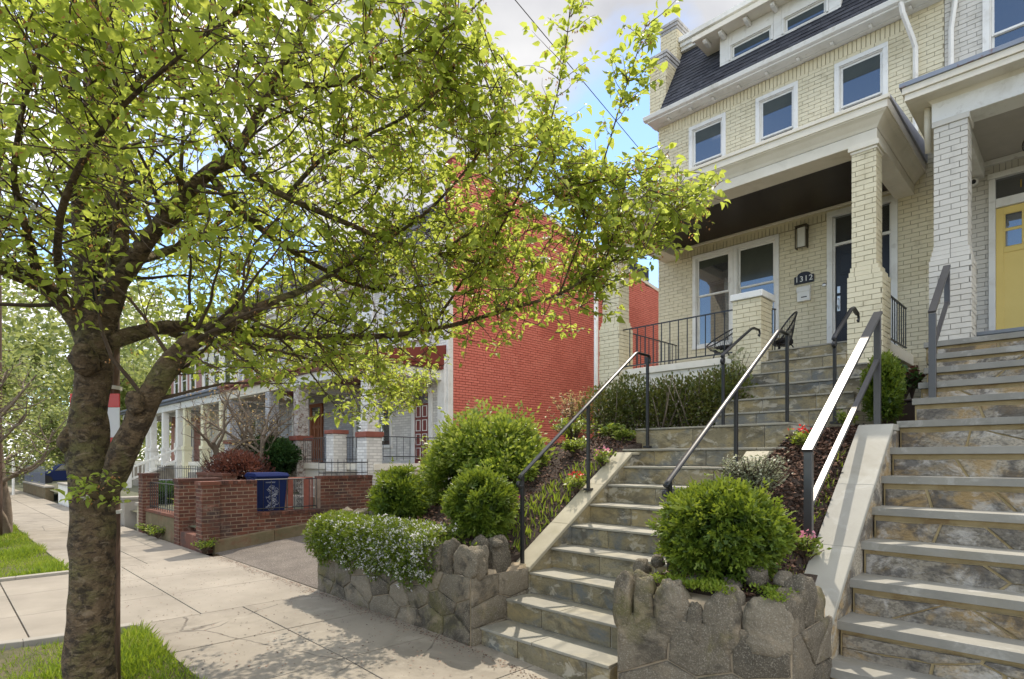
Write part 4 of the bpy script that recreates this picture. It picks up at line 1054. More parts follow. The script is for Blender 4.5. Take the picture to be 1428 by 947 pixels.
# ---- neighbour's house
def nbr_house():
    H = thing('row_house', 'pale grey brick row house at the right edge with a yellow panelled door', 'house', (.5, 9.3, .3))
    DR = (-.91, .12, 1.33, 3.52)
    holes = [(DR[0]+.02, DR[1]-.02, DR[2], DR[3]-.02), (-.95, -.17, 4.62, 5.93), (.6, 2.2, 1.9, 3.4), (-.9, 2.4, 3.53, 3.66), (.4,1.2,4.62,5.9)]
    mb = Mb(); bricks(mb, 'x', FY, -1, -1.355, 2.6, .25, 6.4, holes); bricks(mb, 'x', FY, -1, -.9, 2.4, 3.53, 3.66, soldier=True)
    mk('wall', mb, [M_grey, M_greymort], H)
    mb = Mb(); mb.box(-1.36, 2.7, FY+.07, 19, -.4, 7.7); mk('side_wall', mb, M_greyuv, H)
    sash_window(H, -.97, -.15, 4.6, 5.95, FY, meet=5.25, trim=.07, sill=True); sash_window(H, .38, 1.22, 4.6, 5.92, FY, meet=5.25, trim=.07, sill=True); sash_window(H, .58, 2.22, 1.88, 3.42, FY, meet=2.7, trim=.07, sill=True)
    # door
    mb = Mb(); x0, x1, z0, z1 = DR
    mb.box(x0, x0+.065, FY-.04, FY+.03, z0, z1-.071); mb.box(x1-.065, x1, FY-.04, FY+.03, z0, z1-.071); mb.box(x0-.01, x1+.01, FY-.045, FY+.03, z1-.07, z1)
    mb.box(x0+.0655, x1-.0655, FY-.02, FY+.04, 3.09, 3.20)
    mk('door_frame', mb, M_white, H, bevel=.004)
    mb = Mb(); mb.box(x0+.067, x1-.067, FY+.02, FY+.024, 3.201, 3.45); tr = mk('transom', mb, M_glass, H)
    text_part('digits', '13', .13, (-.575, FY+.015, 3.325), (RA(90),0,0), M_gold, tr, ext=.002, spacing=1.1)
    mb = Mb(); a0, a1, c0, c1 = x0+.067, x1-.067, z0, 3.089; y = FY+.02
    px = [a0+.085+i*.25 for i in range(3)]
    mb.box(a0, a1, y+.012, y+.04, c0, c1)
    mb.box(a0, a0+.07, y, y+.0115, c0, c1); mb.box(a1-.07, a1, y, y+.0115, c0, c1); mb.box(a0+.0705, a1-.0705, y, y+.0115, c1-.09, c1); mb.box(a0+.0705, a1-.0705, y, y+.0115, 2.53, 2.60); mb.box(a0+.0705, a1-.0705, y, y+.0115, c0, c0+.12)
    gx = np.linspace(a0+.07, a1-.07, 5)
    for g in gx[1:-1]: mb.box(g-.018, g+.018, y, y+.0115, 2.601, c1-.0905)
    mb.box(a0+.0705, a1-.0705, y+.001, y+.0112, 2.79, 2.825)
    mb.box((a0+a1)/2-.02, (a0+a1)/2+.02, y, y+.0115, c0+.1205, 2.5295)
    d = mk('door', mb, M_yellow, H, bevel=.003)
    for i in range(4):
        for (za, zb) in ((2.605, 2.788), (2.828, c1-.094)):
            mb = Mb(); mb.box(gx[i]+.02, gx[i+1]-.02, y+.006, y+.0105, za, zb); mk('pane', mb, M_glass, d)
    mb = Mb(); mb.rock((a1-.05, y-.03, 2.15), (.03,.03,.03), pw=1, rough=0); mk('handle', mb, M_nickel, d, smooth=True)
    # porch
    mb = Mb(); mb.box(-1.05, 2.6, 7.9, FY-.01, 1.20, 1.335); mb.box(-1.05, 2.6, 7.83, 7.90, 1.30, 1.34); mk('porch_floor', mb, M_floorblue, H, bevel=.006)
    def pillar(x, zb):
        mb = Mb(); brick_pier(mb, x, x+.333, 7.36, 7.70, zb, 2.05, proud=.009)
        for j in range(3):
            f = (j+1)/4*.04; brick_pier(mb, x+f, x+.333-f, 7.36+f, 7.70-f, 2.05+j*.05, 2.05+(j+1)*.05, proud=.009)
        brick_pier(mb, x+.035, x+.298, 7.40, 7.66, 2.20, 3.44, proud=.009)
        p = mk('pillar', mb, [M_grey, M_greymort], H)
        mb = Mb(); mb.box(x+.01, x+.323, 7.375, 7.685, 3.44, 3.50); mk('capital', mb, M_grey, p, bevel=.005)
    pillar(-1.196, 1.205); pillar(1.9, 1.205)
    mb = Mb(); mb.box(-1.19, 2.25, 7.40, 7.68, 3.501, 3.72); mb.box(-1.19, -.95, 7.681, FY-.005, 3.501, 3.72); mb.box(-.949, 2.25, 7.681, 7.72, 3.62, 3.66); mb.box(-.949, 2.25, FY-.07, FY-.012, 3.62, 3.68)
    mk('beam', mb, M_white, H, bevel=.006)
    mb = Mb(); mb.box(-.949, 2.25, 7.69, FY-.01, 3.682, 3.71); mk('ceiling', mb, M_taupe, H)
    mb = Mb(); L, F, Rr, Bk = -1.19, 7.40, 2.25, FY-.004
    ring = lambda e, z: [(L-e, F-e, z), (Rr+e, F-e, z), (Rr+e, Bk, z), (L-e, Bk, z)]
    prof = [(0, 3.70), (.03, 3.735), (.05, 3.735)]
    for (e0, z0_), (e1, z1_) in zip(prof[:-1], prof[1:]):
        a, b = ring(e0, z0_), ring(e1, z1_)
        for j in (0, 1, 3): k = (j+1) % 4; mb.quad([a[j], a[k], b[k], b[j]], r=.5)
    mb.box(L-.20, Rr+.2, F-.20, Bk, 3.7355, 3.80, r=.5); mb.box(L-.22, Rr+.22, F-.22, Bk, 3.801, 3.87, r=.6)
    mk('cornice', mb, M_offwhite, H, bevel=.004)
    mb = Mb(); mb.hexa([(L-.24,F-.24,3.871),(Rr+.24,F-.24,3.871),(Rr+.24,Bk,3.871),(L-.24,Bk,3.871),(L-.24,F-.24,3.915),(Rr+.24,F-.24,3.915),(Rr+.24,Bk,4.2),(L-.24,Bk,4.2)])
    mk('porch_roof', mb, pm('blue_grey_metal_roof', (.20,.23,.29), (.30,.33,.38), rough=.45, ns=2, bs=20, bump=.2, stains=(((.20,.09,.05), 5., .62, .7, .7),)), H)
    mb = Mb(); mb.tube([(-1.28,9.12,7.7),(-1.27,9.14,6.5),(-1.24,9.22,6.2),(-1.22,9.24,6.0),(-1.28,9.24,5.5),(-1.28,9.24,4.15)], .03, n=4, r=.4); mk('downpipe', mb, M_white, H, bevel=.003)
    mb = Mb(); mb.tube([(-1.24,7.52,3.86),(-1.245,7.52,3.55),(-1.25,7.62,3.3)], .032, n=10, r=.4); mk('downpipe', mb, M_offwhite, H, smooth=True)
nbr_house()
def camera_dome():
    T = thing('security_camera', 'small round white security camera on the grey wall under the porch ceiling', 'camera', (-1.06, 9.26, 3.42))
    mb = Mb(); mb.tube([(-1.06,9.29,3.47),(-1.06,9.25,3.47)], .05, n=16); mb.rock((-1.05,9.2,3.45), (.05,.055,.045), pw=.9, rough=0, nu=18, nv=12); mk('housing', mb, M_white, T, smooth=True)
    mb = Mb(); mb.rock((-1.045,9.155,3.44), (.028,.02,.028), pw=1, rough=0); mk('lens', mb, M_blackpaint, T, smooth=True)
camera_dome()
def porch_lantern():
    T = thing('hanging_lantern', 'round glass lantern hanging from the grey porch ceiling at the right edge', 'lamp', (-.42, 8.35, 3.2))
    x, y = -.46, 8.45
    mb = Mb(); mb.tube([(x,y,3.68),(x,y,3.52)], .006); mb.lathe((x,y,3.66), [(.0,.0),(.04,.005),(.04,.02),(0,.021)], n=14)
    for i in range(6):
        a = math.pi*i/6
        pts = [(x+.085*math.sin(t)*math.cos(a), y+.085*math.sin(t)*math.sin(a), 3.42+.10*math.cos(t)) for t in [2*math.pi*k/16 for k in range(17)]]
        mb.tube(pts, .004, n=5, cap=False)
    mk('cage', mb, M_black, T, smooth=True)
    mb = Mb(); mb.rock((x,y,3.42), (.07,.07,.085), pw=1, rough=0, nu=18, nv=12); mk('lamp_glass', mb, M_frost, T, smooth=True)
porch_lantern()

# ================================================================= ironwork
def balustrade(label, pts, ztop, zbot, n, ext=.05):
    a, b = pts; T = thing('iron_balustrade', label, 'railing', ((a[0]+b[0])/2, (a[1]+b[1])/2, zbot), group='balustrades of the cream porch')
    dx, dy = b[0]-a[0], b[1]-a[1]
    for z in (ztop, zbot):
        mb = Mb(); L = math.hypot(dx, dy); ox, oy = dy/L*.011, dx/L*.011
        h = .008
        mb.hexa([(a[0]-ox,a[1]-oy,z-h),(b[0]-ox,b[1]-oy,z-h),(b[0]+ox,b[1]+oy,z-h),(a[0]+ox,a[1]+oy,z-h),(a[0]-ox,a[1]-oy,z+h),(b[0]-ox,b[1]-oy,z+h),(b[0]+ox,b[1]+oy,z+h),(a[0]+ox,a[1]+oy,z+h)]); mk('rail', mb, M_black, T)
    for i in range(n+1):
        f = (i+.15)/(n+.3); x, y = a[0]+dx*f, a[1]+dy*f; mb = Mb(); mb.box(x-.0055, x+.0055, y-.0055, y+.0055, zbot-(.05 if i % 6 == 0 else 0), ztop-.008); mk('baluster', mb, M_black, T)
balustrade('black iron balustrade between the left porch pillar and the white-capped pedestal', ((-5.10,7.47),(-3.31,7.47)), 1.96, 1.40, 13)
balustrade('black iron balustrade closing the far left side of the cream porch', ((-5.18,7.74),(-5.18,9.28)), 1.99, 1.42, 12)
balustrade('short iron balustrade between the right cream pillar and the house wall', ((-1.74,7.74),(-1.74,9.1)), 1.98, 1.46, 11)
balustrade('iron gate post and rail end beside the capped pedestal', ((-2.955,7.74),(-2.93,7.80)), 1.95, 1.40, 1)

def scroll(c, r, mb, sgn=1, w=.016):
    pts = []
    for i in range(15):
        t = math.pi/2+i*.42; q = r*(1-i*.045)
        pts.append((c[0], c[1]-sgn*q*math.cos(t)*1., c[2]-r+q*math.sin(t)))
    mb.tube(pts, .013, n=8, flat=(1.4,.8))
def handrail(label, X, pts, posts, group='scrolled handrails of the cream house steps', end=True):
    T = thing('handrail', label, 'handrail', (X, posts[0][0], posts[0][2]), group=group)
    mb = Mb(); mb.tube([(X, y, z) for (y, z) in pts], .017, n=8, flat=(1.45,.7), r=.5); scroll((X, pts[0][0], pts[0][1]), .045, mb, 1)
    if end:
        y, z = pts[-1]; mb.tube([(X, y, z), (X, y+.03, z-.005), (X, y+.045, z-.04), (X, y+.03, z-.07), (X, y+.005, z-.06)], .013, n=8)
    mk('top_rail', mb, M_black, T, smooth=True)
    for (y, zt, zb) in posts:
        mb = Mb(); mb.box(X-.014, X+.014, y-.014, y+.014, zb, zt-.008); mb.box(X-.035, X+.035, y-.035, y+.035, zb-.01, zb+.012); mk('post', mb, M_black, T, bevel=.002)
handrail('black iron handrail on the left coping of the lower steps', -3.49, [(3.585,-.17),(3.61,-.14),(5.38,1.135),(5.42,1.15),(5.63,1.145)], [(3.62,-.14,-.92),(4.55,.53,-.30),(5.62,1.135,.13)])
handrail('black iron handrail on the right coping, running up behind the round bush', -2.09, [(3.60,-.19),(3.63,-.16),(5.62,1.19),(5.66,1.21),(5.86,1.205)], [(3.65,-.15,-.88),(4.72,.575,-.16),(5.86,1.20,.345)])
handrail('short handrail with a curled end left of the top flight by the hoop chair', -2.90, [(6.20,1.13),(6.22,1.16),(6.95,1.55),(7.02,1.58),(7.18,1.58)], [(6.22,1.16,.35)])
handrail('short handrail with a curled end right of the top flight before the brick pillar', -1.775, [(6.20,1.16),(6.22,1.19),(6.78,1.56),(6.84,1.585),(7.0,1.54)], [(6.22,1.19,.35)])

M_satin = pm('satin_dark_steel', (.035,.033,.034), (.055,.052,.054), rough=.36, ns=12, bs=60, bump=0, spec=1.)
def flatbar(mb, pts, w=.036, t=.012):
    for (a, b) in zip(pts[:-1], pts[1:]):
        (X, y0, z0), (X1, y1, z1) = a, b; L = math.hypot(y1-y0, z1-z0); ny, nz = -(z1-z0)/L*t, (y1-y0)/L*t
        mb.hexa([(X-w,y0-ny,z0-nz),(X+w,y0-ny,z0-nz),(X1+w,y1-ny,z1-nz),(X1-w,y1-ny,z1-nz),(X-w,y0+ny,z0+nz),(X+w,y0+ny,z0+nz),(X1+w,y1+ny,z1+nz),(X1-w,y1+ny,z1+nz)])
def modern_rail(label, X, a, b, posts, lowgap, w=.036, tail=None):
    T = thing('handrail', label, 'handrail', (X, posts[0][0], posts[0][2]), group='flat steel handrails of the yellow door steps')
    mb = Mb(); flatbar(mb, [(X,)+a, (X,)+b], w); mk('top_rail', mb, M_satin, T, bevel=.002)
    mb = Mb(); flatbar(mb, [(X, posts[0][0]+.02, a[1]-lowgap+(posts[0][0]+.02-a[0])*(b[1]-a[1])/(b[0]-a[0])), (X, posts[-1][0]-.02 if len(posts) > 1 else b[0], b[1]-lowgap+((posts[-1][0]-.02-b[0])*(b[1]-a[1])/(b[0]-a[0]) if len(posts) > 1 else 0))], w*.62); mk('lower_rail', mb, M_satin, T, bevel=.002)
    for (y, zt, zb) in posts:
        mb = Mb(); mb.box(X-.028, X+.028, y-.02, y+.02, zb, zt); mk('post', mb, M_satin, T, bevel=.002)
    if tail:
        mb = Mb(); flatbar(mb, [(X, b[0], b[1]+.008), (X, b[0]+.001, b[1]-lowgap-.03)], w*.8); mk('end_bar', mb, M_satin, T, bevel=.002)
modern_rail('wide flat steel handrail catching the sun beside the pale coping', -1.42, (4.36,.055), (6.28,1.37), [(4.39,.05,-.95),(6.25,1.34,.27)], .42)
modern_rail('dark flat steel handrail climbing to the grey brick pillar', -1.03, (6.42,1.33), (7.2,1.93), [(6.45,1.32,.535)], .36, w=.03, tail=True)

# ================================================================= hoop chairs on the porch
def hoop_chair(label, x, y, z, rot, tilt):
    T = thing('hoop_chair', label, 'chair', (x, y, z), group='string hoop chairs on the porch')
    T.rotation_euler = (0, 0, rot); b = base_of(T)
    c = Vector((x, y, z))
    ca, sa = math.cos(tilt), math.sin(tilt)
    def hoop(t): # big tilted hoop, leaning back
        px, py = .26*math.cos(t), .245*math.sin(t); return c+Vector((px, py*ca, .36+py*sa))
    def seat(t): return c+Vector((.10*math.cos(t), -.02+.09*math.sin(t), .15))
    mb = Mb(); mb.tube([hoop(2*math.pi*i/36) for i in range(37)], .010, n=8, cap=False, r=.5); mk('hoop', mb, M_black, T, smooth=True)
    mb = Mb()
    for i in range(40):
        t = 2*math.pi*i/40; mb.tube([hoop(t), (hoop(t)+seat(t+.15))/2+Vector((0,0,-.02)), seat(t+.25)], .0028, n=4, cap=False)
    mk('string_seat', mb, M_black, T)
    mb = Mb(); mb.rock((x, y-.01, z+.19), (.12,.11,.045), pw=.8, rough=.08); mk('cushion', mb, M_rubber, T, smooth=True)
    mb = Mb(); mb.tube([seat(2*math.pi*i/18) for i in range(19)], .008, n=6, cap=False); mb.lathe((x,y-.02,z+.135), [(.0,0),(.09,.0),(.095,.02),(.0,.022)], n=18); mk('seat_ring', mb, M_black, T, smooth=True)
    for i in range(3):
        t = math.pi/2+i*2.094; mb = Mb(); mb.tube([seat(t), c+Vector((.19*math.cos(t), .17*math.sin(t), .004))], .009, n=6); mk('leg', mb, M_black, T, smooth=True)
hoop_chair('black string hoop chair behind the iron balustrade, left of the pedestal', -3.70, 7.92, 1.36, RA(-35), RA(35))
hoop_chair('black string hoop chair tipped up beside the pedestal, by the top steps', -2.88, 8.0, 1.36, RA(-72), RA(55))
# wires from the street pole to the house
def wire(label, a, b, sag, r):
    mb = Mb(); a, b = Vector(a), Vector(b)
    mb.tube([a.lerp(b, t)+Vector((0,0,-sag*4*t*(1-t))) for t in fr(0, 1, 20)], r, n=6); mk('overhead_wire', mb, M_wire, label=label, cat='wire', group='overhead wires to the cream house')
wire('thin black wire running from the street pole to the eave of the cream house', (-4.45,.80,6.05), P(912, 232, Y=9.25), .0, .006)
wire('thicker black wire passing behind the cherry branches to the cream house wall', (-4.45,.80,5.35), P(915, 320, Y=9.25), .0, .011)
# ================================================================= brick garden walls at the driveway
def yz(y): return gz(-9.3)+.002+.1*(min(y, 7)-2.98)
def garden_wall():
    T = thing('brick_wall', 'old brown brick garden wall along the driveway with a corner pier and a low stretch topped by railings', 'wall', (-9.5, 3.6, -1.4))
    mb = Mb()
    brick_pier(mb, -9.62, -9.36, 2.85, 3.10, -1.42, -.40, gap=.013, proud=.005); mb.box(-9.64, -9.34, 2.83, 3.12, -.399, -.345, m=0)
    mk('pier', mb, [M_brown, M_brownmort], T)
    def run(y0, y1, zt, x1=-9.38, cap=True):
        mb = Mb(); bricks(mb, 'y', x1, 1, y0, y1, -1.25, zt-.05, m=0, mm=1, gap=.013, proud=.005); mb.box(x1-.22, x1-.013, y0, y1, -1.3, zt-.05, m=1)
        y = y0
        while y < y1-.02: mb.box(x1-.24, x1+.02, y+.003, min(y+.065, y1)-.003, zt-.05, zt+rng.uniform(-.003,.003), m=0); y += .065
        mk('wall', mb, [M_brown, M_brownmort], T)
    run(3.101, 3.66, -.34); run(3.661, 4.74, -.86); run(4.741, 5.75, -.30); run(5.751, 7.5, -.55)
    mb = Mb(); y = 3.0
    while y < 7.4: mb.hexa([(-9.40,y,-1.5),(-9.27,y,-1.5),(-9.27,y+.9,-1.5),(-9.40,y+.9,-1.5),(-9.40,y,yz(y)+.17),(-9.27,y,yz(y)+.17),(-9.27,y+.895,yz(y+.9)+.17),(-9.40,y+.895,yz(y+.9)+.17)]); y += .9
    mk('kerb', mb, M_mossbrick, T, bevel=.01)
garden_wall()
def front_wall():
    T = thing('brick_wall', 'low mossy front wall with brick piers and iron fence panel beside the sidewalk', 'wall', (-11.5, 2.9, -1.4))
    for (x0, x1, y0, y1, zt) in ((-10.78, -10.52, 2.86, 3.50, -.33), (-13.1, -12.8, 2.86, 3.12, -.28), (-13.08, -11.6, 3.9, 4.15, -.28)):
        mb = Mb(); brick_pier(mb, x0, x1, y0, y1, -1.42, zt-.05, gap=.013, proud=.005); mb.box(x0-.02, x1+.02, y0-.02, y1+.02, zt-.05, zt); mk('pier', mb, [M_brown, M_brownmort], T)
    mb = Mb(); mb.box(-12.79, -10.79, 2.90, 3.08, -1.5, -1.0); mk('wall', mb, M_mossbrick, T, bevel=.02)
    mb = Mb(); mb.box(-12.79, -10.79, 2.885, 3.10, -.999, -.95); mk('coping', mb, M_brown, T, bevel=.006)
    mb = Mb(); mb.box(-10.51, -9.63, 2.87, 3.25, -1.5, -1.18); mb.box(-10.51, -9.63, 3.25, 3.6, -1.5, -1.0); mb.box(-10.51, -9.63, 3.6, 4.2, -1.5, -.85); mk('step', mb, M_brown, T, bevel=.01)
front_wall()
def fence_panel(label, a, b, zb, zt, n, group, mat=None, spikes=False, cat='fence'):
    T = thing('iron_fence', label, cat, ((a[0]+b[0])/2, (a[1]+b[1])/2, zb), group=group); mat = mat or M_black
    for z in (zt, zb+.04):
        mb = Mb(); mb.tube([(*a, z), (*b, z)], .009, n=4); mk('rail', mb, mat, T)
    for i in range(n+1):
        f = i/n; x, y = a[0]+(b[0]-a[0])*f, a[1]+(b[1]-a[1])*f; mb = Mb(); mb.tube([(x,y,zb-.03),(x,y,zt+(.06 if spikes else 0))], .006, n=4); mk('picket', mb, mat, T)
    return T
G = 'iron fence panels of the brown brick garden'
fence_panel('iron fence panel over the mossy front wall left of the entry', (-12.78,2.98), (-10.8,2.98), -.94, -.45, 14, G)
fence_panel('iron railing on the low brick stretch in front of the blue bin', (-9.5,3.68), (-9.5,4.72), -.85, -.34, 8, G)
fence_panel('spiked iron railing on top of the higher brick wall by the white pedestal', (-9.49,4.76), (-9.49,5.72), -.29, -.07, 8, G, spikes=True)
fence_panel('dark iron fence behind the brick pier below the yellow porch column', (-16.5,4.0), (-13.1,4.0), -.60, -.22, 22, G, spikes=True)
def bin_():
    x0, x1, y0, y1 = -10.03, -9.57, 3.74, 4.24; z = -.93
    T = thing('wheelie_bin', 'navy blue wheeled bin with a faded white print behind the low brick wall', 'bin', ((x0+x1)/2, (y0+y1)/2, z))
    mb = Mb(); a = .035
    mb.hexa([(x0+a,y0+a,z+.03),(x1-a,y0+a,z+.03),(x1-a,y1-a,z+.03),(x0+a,y1-a,z+.03),(x0,y0,z+.62),(x1,y0,z+.62),(x1,y1,z+.62),(x0,y1,z+.62)]); mb.box(x0-.012, x1+.012, y0-.012, y1+.012, z+.60, z+.625)
    mk('body', mb, M_bluebin, T, bevel=.02)
    mb = Mb(); mb.prism([(x0-.02,y0-.03,z+.627),(x1+.03,y0-.03,z+.627),(x1+.02,y0-.02,z+.65),(x1-.05,y0-.02,z+.69),(x0+.05,y0-.02,z+.70),(x0-.02,y0-.02,z+.66)], (0,y1-y0+.05,0)); mk('lid', mb, pm('matt_navy_lid', (.006,.012,.055), (.010,.018,.075), rough=.9, spec=.08), T, bevel=.012)
    for yy in (y0+.02, y1-.06):
        mb = Mb(); mb.tube([(x0-.0,yy,z+.07),(x0-.0,yy+.04,z+.07)], .07, n=16); mk('wheel', mb, M_rubber, T, smooth=False)
    mb = Mb(); X = x1+.004; r2 = random.Random(3)
    def onf(y, zz): return (x1-.035+(.035)*((zz-z-.03)/.57)+.004, y, zz)
    for i in range(46):
        y = r2.uniform(y0+.17, y1-.17); zz = z+.10+.38*i/46; pts = []
        for k in range(5): pts.append(onf(y+.03*math.sin(k*1.1+i*2.3), zz+.022*math.cos(k*1.3+i*2)))
        mb.tube(pts, .0022, n=4, flat=(1,1))
    for i in range(9): p = onf(y0+.14+i*.018, z+.53); mb.tube([p, (p[0], p[1]+.008, p[2]+.02)], .003, n=4)
    mk('print', mb, flat('faded_white_print', (.42,.44,.48), .6), T)
bin_()
def gate_panel():
    T = thing('iron_gate', 'rusty red ironwork panel with scrolls between bin and higher brick wall', 'gate', (-9.62, 4.45, -.9))
    mb = Mb()
    for (a, b) in (((4.24,-.92),(4.24,-.32)),((4.70,-.92),(4.70,-.32)),((4.24,-.33),(4.70,-.33)),((4.24,-.88),(4.70,-.88))): mb.tube([(-9.62,a[0],a[1]),(-9.62,b[0],b[1])], .014, n=4)
    mk('frame', mb, M_bandred, T)
    mb = Mb(); mb.box(-9.63,-9.615,4.27,4.36,-.86,-.35); mb.box(-9.63,-9.615,4.55,4.67,-.86,-.35); mk('panel', mb, M_bandred, T)
    mb = Mb()
    for i in range(6):
        zc = -.80+i*.085; mb.tube([(-9.61, 4.455+.045*math.cos(t)*(1-t*.08), zc+.045*math.sin(t)*(1-t*.08)) for t in fr(0, 9, 14)], .006, n=5)
    mk('scrollwork', mb, M_black, T)
gate_panel()
sheet('front_yards', fr(-32, -9.62, 20), [3.0, 4.2, 5.2, 7, 9], lambda x, y: gz(x)+.45+.12*max(0, y-4.2) if y > 3.1 else gz(x)+.3, M_ground, nzamp=.03, smooth=True)

# ================================================================= row houses down the street
def far_house(label, xr, w, wallm, colm, bandm, pillars, doorx, doorm, winx, style, side=None, roofm=None, z0=-.10, yw=7.75):
    """xr = right-hand edge; pillars = [(x, kind)]"""
    xl = xr-w; yp = 5.9
    T = thing('row_house', label, 'house', ((xl+xr)/2, yw, z0-.5), group='porch row houses down the street')
    mb = Mb(); mb.box(xl+.01, xr-.06 if side else xr-.01, yw, 16.5, -1.2, 4.6); mk('wall', mb, wallm, T)
    if side:
        mb = Mb(); bricks(mb, 'y', xr, 1, yw+.08, 16.6, -1.0, 4.9, [], m=0, mm=1, gap=.012, proud=.011)
        n = 7                                        # parapet climbing towards the front
        for i in range(n):
            a, b = yw+.08+i*1.25, yw+.08+(i+1)*1.25; zt = 6.45-(i+.5)*.185
            bricks(mb, 'y', xr, 1, a, b, 4.9, zt, m=0, mm=1, gap=.012, proud=.011)
        mb.box(xr-.25, xr-.013, yw+.08, 16.6, -1.2, 5.0, m=1); mb.prism([(xr-.25,yw+.08,5.0),(xr-.25,16.6,5.0),(xr-.25,16.6,5.1),(xr-.25,yw+.08,6.40)], (.237,0,0), m=1)
        mk('side_wall', mb, [M_red, M_redmort], T)
        mb = Mb(); mb.hexa([(xr-.28,yw+.05,6.42),(xr+.03,yw+.05,6.42),(xr+.03,16.65,5.12),(xr-.28,16.65,5.12),(xr-.28,yw+.05,6.50),(xr+.03,yw+.05,6.50),(xr+.03,16.65,5.22),(xr-.28,16.65,5.22)]); mk('coping', mb, M_offwhite, T)
        mb = Mb(); mb.box(xr-.30, xr-.05, yw-.10, yw-.001, -.6, 2.2); mb.box(xr-.049, xr+.02, yw-.06, yw+.079, -.9, 4.9); mk('corner_board', mb, M_white, T, bevel=.008)
    # porch floor, steps
    mb = Mb(); mb.box(xl+.05, xr-.12, yp+.10, yw-.002, z0-.13, z0); mb.box(xl+.1, xr-.2, yp+.15, yw-.002, -1.2, z0-.131); mk('porch_floor', mb, bandm if style == 'white' else M_offwhite, T, bevel=.01)
    mb = Mb()
    for k in range(4): mb.box(doorx-.45, doorx+.45, yp-.30-.25*k, yp-.05-.25*k-.001, -1.2, z0-.15*(k+1))
    mk('steps', mb, M_concrete, T, bevel=.008)
    # porch roof
    mb = Mb(); zr = 1.66
    mb.box(xl+.02, xr-.15, yp-.02, yp+.24, zr, zr+.22); mb.box(xr-.40, xr-.15, yp+.241, yw-.002, zr, zr+.22); mb.box(xl+.02, xl+.2, yp+.241, yw-.002, zr, zr+.22)
    mk('beam', mb, M_white if style != 'old' else M_offwhite, T, bevel=.01)
    mb = Mb(); mb.box(xl-.0, xr-.08, yp-.12, yw-.003, zr+.221, zr+.30); mb.hexa([(xl,yp-.20,zr+.301),(xr-.06,yp-.20,zr+.301),(xr-.06,yw-.003,zr+.301),(xl,yw-.003,zr+.301),(xl,yp-.20,zr+.37),(xr-.06,yp-.20,zr+.37),(xr-.06,yw-.003,zr+.75),(xl,yw-.003,zr+.75)])
    mk('porch_roof', mb, roofm or M_slate, T, bevel=.01)
    for (px, kind, yy) in pillars:
        s = .245
        if kind in ('full', 'peel'):
            cm = M_peel if kind == 'peel' else colm
            mb = Mb(); mb.box(px-s, px, yy, yy+s, z0+.62, zr-.002); b = .05; mb.box(px-s-b, px+b, yy-b, yy+s+b, -1.1, z0+.51); p = mk('pillar', mb, cm, T, bevel=.006)
            mb = Mb(); mb.box(px-s-b-.03, px+b+.03, yy-b-.03, yy+s+b+.03, z0+.511, z0+.619); mk('band', mb, M_bandred if style in ('white','old') else M_offwhite, p, bevel=.012)
        elif kind == 'ped':
            mb = Mb(); mb.box(px-.30, px, yy, yy+.30, -1.1, z0+.60); p = mk('pedestal', mb, colm, T, bevel=.006)
            mb = Mb(); mb.box(px-.33, px+.03, yy-.03, yy+.33, z0+.601, z0+.68); mk('cap', mb, M_bandred if style in ('white','old') else M_white, p, bevel=.01)
        elif kind == 'post':
            mb = Mb(); mb.box(px-.20, px, yy, yy+.2, z0+.5, zr-.002); mb.box(px-.24, px+.04, yy-.04, yy+.24, z0+.38, z0+.499); mb.box(px-.22, px+.02, yy-.02, yy+.22, -1.1, z0+.379); mk('pillar', mb, colm, T, bevel=.01)
    # door and windows
    mb = Mb(); a, b = doorx-.26, doorx+.26; mb.box(a-.12, a, yw-.05, yw-.002, z0, 1.45); mb.box(b, b+.12, yw-.05, yw-.002, z0, 1.45); mb.box(a-.12, b+.12, yw-.06, yw-.002, 1.451, 1.55); mk('door_frame', mb, M_white if style != 'old' else M_orangewood, T, bevel=.006)
    mb = Mb(); mb.box(a+.002, b-.002, yw-.03, yw-.003, z0+.002, 1.22); d = mk('door', mb, doorm, T)
    mb = Mb(); mb.box(a+.004, b-.004, yw-.028, yw-.003, 1.23, 1.448); mk('transom', mb, M_glass, T)
    mb = Mb(); pw = .14
    for i in range(2):
        for j in range(4):
            cx = doorx-.12+.24*i; cz = z0+.22+.31*j
            for (p, q, r, s_) in ((-.085,.085,.11,.125),(-.085,.085,-.125,-.11),(-.085,-.07,-.109,.109),(.07,.085,-.109,.109)): mb.box(cx+p, cx+q, yw-.045, yw-.031, cz+r, cz+s_)
    mk('panel_moulding', mb, M_white if doorm is M_maroon else doorm, d)
    for (a, b, c, e) in winx:
        mb = Mb(); t = .07
        mb.box(a, b, yw-.04, yw-.002, e-t, e); mb.box(a, a+t, yw-.04, yw-.002, c, e-t-.001); mb.box(b-t, b, yw-.04, yw-.002, c, e-t-.001); mb.box(a-.02, b+.02, yw-.06, yw-.002, c-.04, c+.03); mb.box(a+t, b-t, yw-.03, yw-.002, (c+e)/2-.02, (c+e)/2+.02)
        w_ = mk('window', mb, M_white, T, bevel=.004)
        mb = Mb(); mb.box(a+t, b-t, yw-.012, yw-.005, c+.03, (c+e)/2-.02); mb.box(a+t, b-t, yw-.02, yw-.005, (c+e)/2+.02, e-t); mk('pane', mb, M_glass, w_)
    # mansard and cornice
    mb = Mb(); mb.prism([(xl,yw-.25,4.6),(xl,16,4.6),(xl,16,6.0),(xl,yw+.6,6.0)], (w-(.29 if side else .02),0,0)); shingles(mb, xl, xr-(.29 if side else .02), yw-.25, 4.62, yw+.6, 6.0, row=.16, tab=.22); mk('roof', mb, M_shingle, T)
